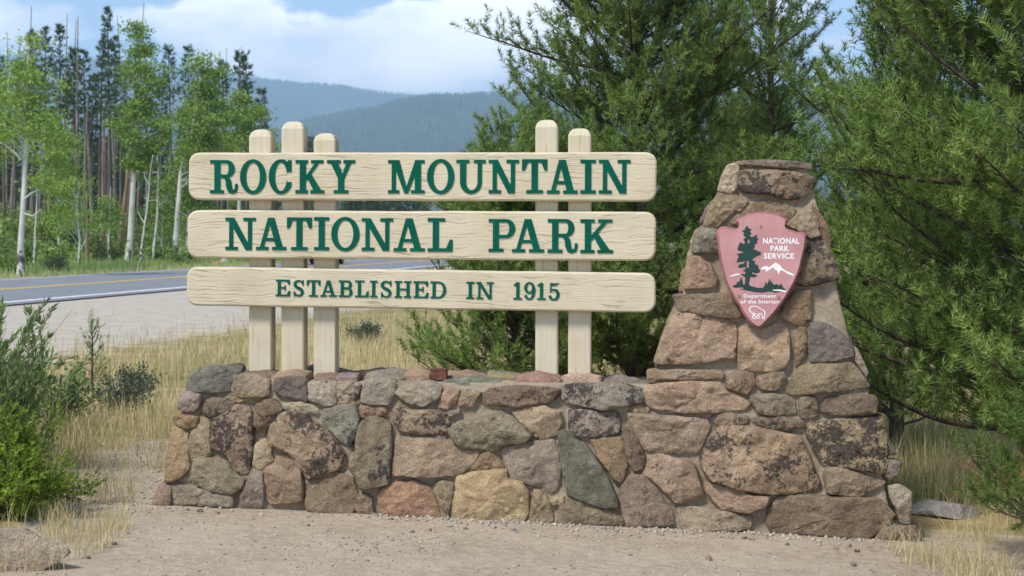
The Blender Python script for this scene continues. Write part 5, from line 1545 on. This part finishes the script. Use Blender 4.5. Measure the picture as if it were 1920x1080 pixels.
# fallen logs on the forest floor
for k, (px, Y, ln, rz) in enumerate([(205, 150, 5.0, 0.15), (225, 140, 4.2, -0.2), (60, 120, 3.4, 0.4), (270, 146, 4.5, 0.1), (300, 108, 2.6, -0.1)]):
    x = col_at(px, Y); mb = MB(); mb.tube([(-ln / 2, 0, 0), (0, 0.05, 0.03), (ln / 2, 0, 0.02)], [0.16, 0.14, 0.09], 8)
    for q in range(4): mb.tube([(ln * (q - 1.5) / 5, 0, 0.1), (ln * (q - 1.5) / 5 + 0.2, 0.1, 0.5)], [0.025, 0.008], 4)
    tag(obj('fallen_log', mb.mesh('fallen_log', True), BARK_DEAD, loc=(x, Y, g1(x, Y) + 0.14), rot=(0, 0, rz)), 'weathered grey log lying on the forest floor among the trunks', 'log', 'fallen logs in the wood')

# shrubs
def shrub(px, Y, w, h, seed, label, group=None, mat=None, leaf=0.07, n=900, tint=0.45, name='shrub', cat='shrub', x=None, twig=None):
    r = np.random.default_rng(seed); x0 = col_at(px, Y) if x is None else x; z0 = g1(x0, Y)
    t = thing(name, label, cat, (x0, Y, z0), 0, group)
    mb = MB(); parts = []
    k = 16
    for i in range(k):
        a = r.uniform(0, 6.283); q = r.uniform(0.1, 1) ** 0.6
        tip = np.array([math.cos(a) * w / 2 * q, math.sin(a) * w / 2 * q, h * (1.0 - 0.45 * q ** 2) * r.uniform(0.75, 1.1)])
        mb.tube([(tip[0] * .1, tip[1] * .1, -0.03), tip * np.array([.45, .45, .55]), tip], [0.03 * h, 0.02 * h, 0.006 * h], 4, False)
        m = n // k; s = r.uniform(0.25, 1, m)[:, None]
        g = tip * s + unit(r.normal(size=(m, 3))) * (r.uniform(0, 1, m) ** .5)[:, None] * 0.20 * (w + h) / 2
        g[:, 2] = np.abs(g[:, 2])
        parts.append(leaves(g, leaf, r, np.clip(tint + r.normal(0, .12) + r.normal(0, .15, m), 0, 1), 0.6, np.array([0, 0, 0.3])))
    obj('stems', mb.mesh('stems', True), twig or TWIG_DEAD, t)
    foliage_obj('leaves', parts, mat or LEAF_SHRUB, t)
    return t
GS, LS = 'leafy shrubs at the foot of the wood', 'leafy green shrub at the foot of the wood beyond the road'
rs = random.Random(8)
for k in range(66):
    px = rs.uniform(-10, 500) if k < 58 else rs.uniform(500, 800); d_ = rs.uniform(18, 52)
    # from bearing and distance across the road to a place
    b = (px - 960) / FPX; Y = (d_ + RP[0] * RN[0] + RP[1] * RN[1]) / (b * RN[0] + RN[1])
    shrub(px, Y, rs.uniform(1.6, 3.8), rs.uniform(0.8, 2.5), 700 + k, LS, GS, leaf=0.21, n=720, tint=rs.uniform(0.35, 0.9))
shrub(103, 76, 1.7, 0.75, 760, 'low brown-green bush on the roadside grass', mat=SAGE, leaf=0.08, n=1500, tint=0.35)
shrub(345, 92, 2.2, 0.9, 761, 'round dark shrub by the white aspen feet near the boards', leaf=0.13, n=1200, tint=0.25)
shrub(15, 71, 2.0, 1.3, 762, 'bright leafy bush against the pale forked aspen foot', leaf=0.11, n=1400, tint=0.6)
shrub(684, 27.4, 0.62, 0.30, 763, 'dark blue-green sagebrush clump in the dry grass behind the wall', mat=SAGE, leaf=0.035, n=2600, tint=0.35, name='sagebrush')
shrub(255, 17.6, 0.52, 0.34, 764, 'twiggy olive shrub in the grass right of the pine sapling', mat=SAGE, leaf=0.03, n=1500, tint=0.35)
shrub(225, 14.6, 0.62, 0.42, 765, 'loose dark shrub between the willow and the wall end', mat=SAGE, leaf=0.032, n=1500, tint=0.4)
shrub(110, 13.4, 0.7, 0.45, 766, 'broad olive shrub at the back of the willow', mat=WILLOW_LEAF, leaf=0.035, n=2200, tint=0.35)

# distant tree line to the right, seen only through gaps
proto = [far_conifer(620 + 40 * i, 260, 335, 40, 440, 800 + i, 'small dark conifer in the far tree line behind the sign', 'conifers of the far tree line', dens=1.0, per=10) for i in range(4)]
rs = random.Random(21)
for k in range(64):
    px = 520 + k * 24 + rs.uniform(-12, 12); Y = rs.uniform(230, 420); x = col_at(px, Y)
    copy_thing(proto[k % 4], (x, Y, g1(x, Y) - 0.1), rs.uniform(0, 6.28), rs.uniform(0.8, 1.5))

# ------------------------------------------------------------------ left foreground: willow, juniper, boulder
def willow(x0, y0, seed, label, n_st=190):
    r = np.random.default_rng(seed); z0 = g1(x0, y0); t = thing('willow_shrub', label, 'shrub', (x0, y0, z0))
    st, P, Dn, T = MB(), [], [], []
    for i in range(n_st):
        a = r.uniform(0, 6.283); sp = r.uniform(0.05, 0.55)
        b = np.array([r.normal(0, 0.2), r.normal(0, 0.16), -0.03])
        L = r.uniform(0.5, 1.12) * (1.08 - 0.3 * sp)
        C = curve_pts(b, (math.cos(a) * sp, math.sin(a) * sp, 1.0), L, 8, (math.cos(a) * 0.25, math.sin(a) * 0.25, -0.15), r, 0.05)
        st.tube(C, np.linspace(0.007, 0.0015, 9), 4, False)
        m = int(L * 85); s = r.uniform(0.22, 1.0, m) * 8
        i0 = np.clip(s.astype(int), 0, 7); f = (s - i0)[:, None]
        pts = C[i0] * (1 - f) + C[i0 + 1] * f; ax = unit(C[i0 + 1] - C[i0])
        out = unit(r.normal(size=(m, 3)))
        P.append(pts); Dn.append(unit(ax * 0.95 + out * 0.62)); T.append(np.clip(0.52 + r.normal(0, 0.14) + r.normal(0, 0.18, m), 0, 1))
    P, Dn, T = np.concatenate(P), np.concatenate(Dn), np.concatenate(T)
    sz = r.uniform(0.04, 0.085, len(P))[:, None]; sd = unit(np.cross(Dn, r.normal(size=P.shape)))
    V = np.stack([P, P + Dn * sz * 0.45 + sd * sz * 0.12, P + Dn * sz, P + Dn * sz * 0.45 - sd * sz * 0.12], 1).reshape(-1, 3)
    obj('stems', st.mesh('stems', True), m_bark('willow_bark', (0.10, 0.085, 0.06), (0.24, 0.2, 0.14)) if 'willow_bark' not in bpy.data.materials else bpy.data.materials['willow_bark'], t)
    foliage_obj('leaves', [(V, np.arange(len(P) * 4).reshape(-1, 4), np.repeat(T, 4))], WILLOW_LEAF, t)
    dm = MB()
    for i in range(26):
        a = r.uniform(0, 6.283)
        dm.tube(curve_pts((r.normal(0, .1), r.normal(0, .1), 0), (math.cos(a) * .55, math.sin(a) * .55, 1), r.uniform(.6, 1.2), 7, (0, 0, 0), r, 0.1), np.linspace(.006, .001, 8), 4, False)
    obj('dead_twigs', dm.mesh('dead_twigs', True), TWIG_DEAD, t)['kind'] = 'stuff'
willow(-3.52, 10.9, 51, 'grey-green willow shrub with long upright stems behind the juniper')
willow(-3.95, 12.6, 52, 'smaller willow clump farther back along the path edge', 80)
def juniper(x0, y0, w, h, seed, label, n=4200):
    r = np.random.default_rng(seed); z0 = g1(x0, y0); t = thing('juniper_shrub', label, 'shrub', (x0, y0, z0))
    mb = MB(); P, D, T = [], [], []
    nb = 80
    for i in range(nb):
        a = r.uniform(0, 6.283); el = r.uniform(0.12, 1.35)
        L = r.uniform(0.5, 1.22) * (0.85 + 0.3 * math.sin(3 * a + seed)) * math.hypot(w / 2 * math.cos(el), h * math.sin(el))
        C = curve_pts((0, 0, 0.02), (math.cos(a) * math.cos(el), math.sin(a) * math.cos(el), math.sin(el)), L, 7, (0, 0, 0.25), r, 0.12)
        mb.tube(C, np.linspace(0.009, 0.002, 8), 4, False); bt = 0.5 + r.normal(0, 0.14)
        for k in range(n // nb):
            s = r.uniform(0.3, 1) * 7; j = min(int(s), 6); p = C[j] * (1 - (s - j)) + C[j + 1] * (s - j)
            d = unit(unit(C[j + 1] - C[j]) + r.normal(0, 0.75, 3) + np.array([0, 0, 0.25]))
            P.append(p + d * r.uniform(0, 0.07)); D.append(d); T.append(bt + r.normal(0, 0.2))
    P, D, T = np.array(P), np.array(D), np.clip(np.array(T), 0, 1)
    obj('stems', mb.mesh('stems', True), TWIG_DEAD, t)
    foliage_obj('sprays', [needles(P, D, np.full(len(P), 0.07), 17, 0.023, 0.0085, r, 30, 85, T)], JUNIPER, t)
juniper(-2.78, 9.35, 0.95, 0.52, 61, 'bright green juniper shrub beside the path')
juniper(-3.35, 9.9, 0.9, 0.6, 62, 'taller juniper clump behind the bright green one', 2600)

def rock_mesh(name, sx, sy, sz, seed, sub=4, rough=0.16):
    rr = random.Random(seed); bm = bmesh.new(); bmesh.ops.create_icosphere(bm, subdivisions=sub, radius=1.0)
    pl = [(Vector((rr.gauss(0, 1), rr.gauss(0, 1), rr.gauss(0, 1))).normalized(), rr.uniform(0.48, 0.86)) for _ in range(12)]
    o = rr.uniform(0, 50)
    for v in bm.verts:
        p = v.co.copy()
        for nrm, dd in pl:
            e = p.dot(nrm) - dd
            if e > 0: p -= nrm * e
        k = 1 + rough * fbm(p.x * 1.6 + o, p.y * 1.6, p.z * 1.6, 4) + 0.05 * fbm(p.x * 7 + o, p.y * 7, p.z * 7, 3)
        v.co = Vector((p.x * k * sx, p.y * k * sy, p.z * k * sz))
    me = bpy.data.meshes.new(name); bm.to_mesh(me); bm.free()
    me.polygons.foreach_set('use_smooth', np.ones(len(me.polygons), dtype=bool))
    try: me.set_sharp_from_angle(angle=math.radians(24))
    except Exception: pass
    return me
def rock(name, label, x, y, s, seed, colr, li=0.3, sink=0.3, group=None, rz=None, sub=4, cat='boulder'):
    o = obj(name, rock_mesh(name, *s, seed, sub), STONE, loc=(x, y, g1(x, y) + s[2] * (1 - 2 * sink) * 0.5), rot=(0, 0, rz if rz is not None else seed * 1.3), color=(*colr, li))
    return tag(o, label, cat, group)
rock('boulder', 'large tan boulder with a dark weathered top beside the path', -2.50, 8.05, (0.50, 0.38, 0.17), 3, (0.44, 0.365, 0.27), 0.6, 0.42, rz=0.3)
rock('flat_rock', 'flat grey rock lying in the grass behind the pillar foot', 2.66, 10.6, (0.30, 0.26, 0.10), 14, (0.36, 0.345, 0.325), 0.1, 0.42, rz=0.2)
x, y = at(406, 499); rock('boulder', 'orange boulder on the far road verge', x, y, (0.36, 0.3, 0.26), 5, (0.55, 0.27, 0.13), 0.0, 0.25)
x, y = at(420, 497); rock('boulder', 'pale round boulder on the far road verge', x, y, (0.42, 0.35, 0.36), 6, (0.50, 0.45, 0.38), 0.0, 0.25)
PB = [(430, 950, .030, 'white'), (376, 958, .026, 'grey'), (408, 962, .020, 'pink'), (352, 955, .017, 'blue'), (470, 968, .018, 'pale'), (578, 985, .016, 'brown'), (772, 998, .018, 'slate'), (806, 994, .016, 'pink'),
      (874, 992, .018, 'slate'), (1395, 1010, .022, 'pink'), (1410, 1012, .024, 'sand'), (1535, 1023, .022, 'pale'), (1592, 1025, .024, 'grey'), (1568, 1029, .02, 'sand'), (1475, 1022, .02, 'slate'), (1607, 1034, .024, 'tan'),
      (215, 1020, .022, 'slate'), (165, 1045, .02, 'slate'), (1600, 1060, .022, 'grey'), (1330, 1050, .03, 'sand'), (1180, 1042, .016, 'grey')]
for k, (px, py, s, cn) in enumerate(PB):
    x, y = at(px, py, z=0.05); x, y = at(px, py, z=g1(x, y))
    rock('pebble', 'loose pebble lying on the dirt near the foot of the wall', x, y, (s, s * 0.8, s * 0.62), 40 + k, PAL[cn], 0.0, 0.12, 'loose pebbles on the path', sub=2, cat='pebble')

# ------------------------------------------------------------------ gravel and grass (nobody could count them)
r = np.random.default_rng(99)
GRAV = m_foliage('gravel_stones', (0.21, 0.195, 0.175), (0.50, 0.42, 0.32), 0.0, 0.9)
def gravel(n, xs, ys, smin, smax, name='gravel'):
    z = gz(xs, ys); s = smin + (smax - smin) * r.uniform(0, 1, n) ** 3
    oc = np.array([(1, 0, 0), (-1, 0, 0), (0, 1, 0), (0, -1, 0), (0, 0, 1), (0, 0, -1)], float)
    V = oc[None] * (s[:, None] * r.uniform(0.6, 1.3, (n, 6)))[..., None] * np.array([1, 1, 0.6])
    a = r.uniform(0, 6.283, n); c, q = np.cos(a)[:, None], np.sin(a)[:, None]
    V = np.stack([V[..., 0] * c - V[..., 1] * q, V[..., 0] * q + V[..., 1] * c, V[..., 2]], -1) + np.stack([xs, ys, z + s * 0.15], -1)[:, None]
    f = np.array([(0, 2, 4), (2, 1, 4), (1, 3, 4), (3, 0, 4), (2, 0, 5), (1, 2, 5), (3, 1, 5), (0, 3, 5)])
    F = (np.arange(n)[:, None, None] * 6 + f[None]).reshape(-1, 3)
    return V.reshape(-1, 3), F, np.repeat(r.uniform(0, 1, n), 6)
n = 15000
ys = r.uniform(7.2, 9.8, n); xs = r.uniform(-2.6, 2.9, n)
k_ = r.uniform(0, 1, n) < 0.18 + 0.8 * sstep(-0.05, 0.45, nfbm(xs * 1.3, ys * 2.0, 77)); xs, ys = xs[k_], ys[k_]; n = len(xs)
A1 = gravel(n, xs, ys, 0.002, 0.013)
n = 1700
us = r.uniform(-2.15, 2.25, n); us = us[(r.uniform(0, 1, n) < 0.15 + sstep(-0.1, 0.4, nfbm(us * 1.7, us * 0, 5)) + 0.4 * (us > 0.5))]; n = len(us); dd = np.abs(r.normal(0, 0.11, n)) + 0.0
pos = WO[None] + E[None] * us[:, None] - NI[None] * dd[:, None]
A2 = gravel(n, pos[:, 0], pos[:, 1], 0.003, 0.021)
n = 3000
A3 = gravel(n, r.uniform(-3.4, -1.9, n), r.uniform(9.6, 13.5, n), 0.003, 0.017)
o = foliage_obj('gravel', [A1, A2, A3], GRAV, None); struct(o, 'stuff', 'small loose gravel strewn over the trodden dirt'); o['category'] = 'gravel'

def blades(xs, ys, h, w, tint, lean=0.35):
    n = len(xs); z = gz(xs, ys); a = r.uniform(0, 6.283, n); b = r.uniform(0, 6.283, n); l = h * np.abs(r.normal(0, lean, n))
    P = np.stack([xs, ys, z - 0.01], -1); s = np.stack([np.cos(a) * w, np.sin(a) * w, 0 * w], -1) * 0.5
    mid = P + np.stack([np.cos(b) * l * 0.3, np.sin(b) * l * 0.3, h * 0.55], -1); tip = P + np.stack([np.cos(b) * l, np.sin(b) * l, h], -1)
    V = np.stack([P - s, P + s, mid + s * 0.7, mid - s * 0.7, tip], 1).reshape(-1, 3)
    i = np.arange(n)[:, None] * 5
    F = np.concatenate([i + np.array([[0, 1, 2]]), i + np.array([[0, 2, 3]]), i + np.array([[3, 2, 4]])])
    return V, F, np.repeat(np.clip(tint, 0, 1), 5)
def in_wall(x, y):
    rel = np.stack([x, y], -1) - WO[:2]; u = rel @ E[:2]; w = rel @ NI[:2]; return (u > -2.2) & (u < 2.45) & (w > -0.15) & (w < 0.95)
# meadow behind the wall
n = 100000
ys = 10.6 + (38 - 10.6) * r.uniform(0, 1, n) ** 1.35; xs = r.uniform(-1, 1, n) * (0.33 * ys + 0.6)
pat = nfbm(xs * 0.45, ys * 0.45, 41) + 0.5 * nfbm(xs * 2.2, ys * 2.2, 43)
path = (1 - sstep(0.5, 1.25, np.hypot((xs + 2.35) / 0.75, (ys - 11.6) / 2.4)))
d_ = road_d(xs, ys)
ok = (r.uniform(0, 1, n) < 0.30 + 0.75 * sstep(-0.45, 0.25, pat)) & (r.uniform(0, 1, n) > path * 0.97) & (r.uniform(0, 1, n) > sstep(-13.0, -7.2, d_) * 0.975) & ~in_wall(xs, ys)
ok &= (r.uniform(0, 1, n) > 0.6 * sstep(22, 32, ys))
xs, ys, pat = xs[ok], ys[ok], pat[ok]
green = sstep(0.0, 0.5, nfbm(xs * 0.35 + 7, ys * 0.35, 47) + 0.25 * (1 - sstep(12, 22, ys)))
tint = np.clip(0.72 - 0.5 * green + r.normal(0, 0.2, len(xs)), 0, 1)
h = (0.12 + 0.26 * r.uniform(0, 1, len(xs)) ** 1.6) * (0.75 + 0.5 * np.clip(pat, -0.5, 0.6))
M1 = blades(xs, ys, h, 0.0042 + 0.00026 * ys, tint)
# dry tufts at the right edge and round the left shrubs
def patch(n, x0, x1, y0, y1, hmin, hmax, tmid, seed):
    xs = r.uniform(x0, x1, n); ys = r.uniform(y0, y1, n); q = nfbm(xs * 3.1, ys * 3.1, seed)
    k = (r.uniform(0, 1, n) < sstep(-0.12, 0.28, q)) & ~in_wall(xs, ys); xs, ys = xs[k], ys[k]
    return blades(xs, ys, r.uniform(hmin, hmax, len(xs)), np.full(len(xs), 0.0035), np.clip(tmid + r.normal(0, 0.2, len(xs)), 0, 1), 0.6)
M2 = patch(5200, 2.0, 3.6, 7.6, 9.9, 0.05, 0.24, 0.65, 3)
M3 = patch(9000, 2.25, 4.2, 10.0, 13.5, 0.12, 0.38, 0.85, 5)
M4 = patch(7000, -3.4, -2.0, 7.7, 9.6, 0.04, 0.2, 0.7, 7)
M5 = patch(9000, -4.2, -2.2, 9.8, 13.5, 0.08, 0.3, 0.55, 9)
o = foliage_obj('grass', [M1, M2, M3, M4, M5], GRASS_DRY, None); struct(o, 'stuff', 'dry straw-coloured meadow grass with green patches behind the wall'); o['category'] = 'grass'
n = 40000
s_ = r.uniform(-10, 130, n); d2 = 10.7 + 20 * r.uniform(0, 1, n) ** 1.5
xs = RP[0] + RD[0] * s_ + RN[0] * d2; ys = RP[1] + RD[1] * s_ + RN[1] * d2
tint = np.clip(0.35 + 0.5 * (1 - sstep(10.7, 12.5, d2)) + 0.4 * nfbm(xs * 0.2, ys * 0.2, 3) + r.normal(0, 0.15, n), 0, 1)
o = foliage_obj('grass', [blades(xs, ys, r.uniform(0.18, 0.55, n) * (0.5 + 0.5 * sstep(10.7, 12.5, d2)), np.full(n, 0.042), tint)], GRASS_GREEN, None); struct(o, 'stuff', 'lush green roadside grass along the far edge of the road'); o['category'] = 'grass'

n = 5200
xs = 1.5 + 2.0 * r.uniform(0, 1, n) ** 0.7; ys = r.uniform(7.5, 9.35, n); k = r.uniform(0, 1, n) < sstep(1.5, 2.4, xs + 0.5 * nfbm(xs * 3, ys * 3, 8)); xs, ys = xs[k], ys[k]; n = len(xs)
a = r.uniform(0, 6.283, n); l = r.uniform(0.02, 0.055, n); P = np.stack([xs, ys, gz(xs, ys) + r.uniform(0.002, 0.014, n)], -1); d = np.stack([np.cos(a), np.sin(a), r.uniform(-.1, .25, n)], -1); q = np.stack([-np.sin(a), np.cos(a), 0 * a], -1) * 0.0022
V = np.stack([P - q, P + q, P + d * l[:, None]], 1).reshape(-1, 3)
LITTER = m_foliage('needle_litter', (0.11, 0.055, 0.03), (0.34, 0.20, 0.11), 0.1, 0.8)
o = foliage_obj('needle_litter', [(V, np.arange(n * 3).reshape(-1, 3), np.repeat(r.uniform(0, 1, n), 3))], LITTER, None); struct(o, 'stuff', 'fallen rust-brown pine needles strewn by the pillar foot'); o['category'] = 'pine litter'

# ------------------------------------------------------------------ the car coming down the road
CAR_PAINT = m_plain('black_car_paint', (0.012, 0.013, 0.015), 0.25, 0.1, 3); CAR_GLASS = m_plain('dark_car_glass', (0.03, 0.035, 0.04), 0.08, 0.1, 3)
TYRE = m_plain('tyre_rubber', (0.02, 0.02, 0.02), 0.85); RIM = m_plain('wheel_rim', (0.45, 0.45, 0.46), 0.35, 0.1, 9, 0.8); LAMP = m_plain('headlight_glass', (0.75, 0.76, 0.78), 0.15, 0.05, 9)
cx, cy = col_at(600, 97), 97.0
car = thing('car', 'black car driving towards the sign on the far lane of the road', 'car', (cx, cy, 0.035), math.atan2(-RD[1], -RD[0]) - math.pi / 2)
prof_ = [(2.25, 0.45, 0.62), (2.15, 0.40, 0.82), (1.2, 0.35, 0.98), (0.6, 0.35, 1.02), (-1.6, 0.35, 1.05), (-2.2, 0.42, 1.0), (-2.3, 0.5, 0.7)]
V, F = [], []
for y_, zb, zt in prof_:
    hw = 0.92 if abs(y_) < 2.0 else 0.82
    V += [(-hw * .96, y_, zb), (-hw, y_, (zb + zt) / 2), (-hw * .93, y_, zt), (hw * .93, y_, zt), (hw, y_, (zb + zt) / 2), (hw * .96, y_, zb)]
for k in range(len(prof_) - 1): F += [[k * 6 + i, k * 6 + (i + 1) % 6, (k + 1) * 6 + (i + 1) % 6, (k + 1) * 6 + i] for i in range(6)]
F += [list(range(6))[::-1], [(len(prof_) - 1) * 6 + i for i in range(6)]]
obj('body', mesh_np('body', np.array(V), F), CAR_PAINT, car)
def cabin(name, mat, y0, y1, y2, y3, z0, z1, w0, w1, parent):
    V = [(-w0, y0, z0), (w0, y0, z0), (w0, y3, z0), (-w0, y3, z0), (-w1, y1, z1), (w1, y1, z1), (w1, y2, z1), (-w1, y2, z1)]
    return obj(name, mesh_np(name, np.array(V), [[0, 3, 2, 1], [4, 5, 6, 7], [0, 1, 5, 4], [1, 2, 6, 5], [2, 3, 7, 6], [3, 0, 4, 7]]), mat, parent)
cabin('window', CAR_GLASS, 1.05, 0.35, -1.5, -2.0, 1.0, 1.46, 0.85, 0.68, car); cabin('roof', CAR_PAINT, 0.38, 0.30, -1.48, -1.6, 1.455, 1.52, 0.70, 0.64, car)
for sx in (-1, 1):
    for yy in (1.4, -1.4):
        mb = MB(); mb.tube([(sx * 0.72, yy, 0.33), (sx * 0.94, yy, 0.33)], [0.33, 0.33], 20); wh = obj('wheel', mb.mesh('wheel'), TYRE, car)
        mb = MB(); mb.tube([(sx * 0.93, yy, 0.33), (sx * 0.955, yy, 0.33)], [0.21, 0.19], 16); obj('rim', mb.mesh('rim'), RIM, wh)
    mb = MB(); mb.box(sx * 0.62 - 0.17, sx * 0.62 + 0.17, 2.14, 2.235, 0.64, 0.77); obj('headlight', mb.mesh('headlight'), LAMP, car)
mb = MB(); mb.box(-0.42, 0.42, 2.2, 2.28, 0.50, 0.62); obj('grille', mb.mesh('grille'), TYRE, car)
mb = MB(); mb.box(-0.26, 0.26, 2.28, 2.295, 0.40, 0.52); obj('number_plate', mb.mesh('number_plate'), LAMP, car)

# ------------------------------------------------------------------ the air: summer haze over the valley
mb = MB(); mb.box(-9700, 9700, -150, 11700, -30, 860)
hz = bpy.data.materials.new('haze'); hz.use_nodes = True; ht = hz.node_tree
ht.nodes.remove(ht.nodes['Principled BSDF'])
pv = ht.nodes.new('ShaderNodeVolumePrincipled'); pv.inputs['Color'].default_value = (0.52, 0.73, 1.0, 1); pv.inputs['Density'].default_value = 0.00017; pv.inputs['Anisotropy'].default_value = 0.0
ht.links.new(pv.outputs[0], ht.nodes['Material Output'].inputs['Volume'])
struct(obj('haze', mb.mesh('haze'), hz), 'stuff', 'blue summer haze filling the valley air'); bpy.data.objects['haze']['category'] = 'haze'
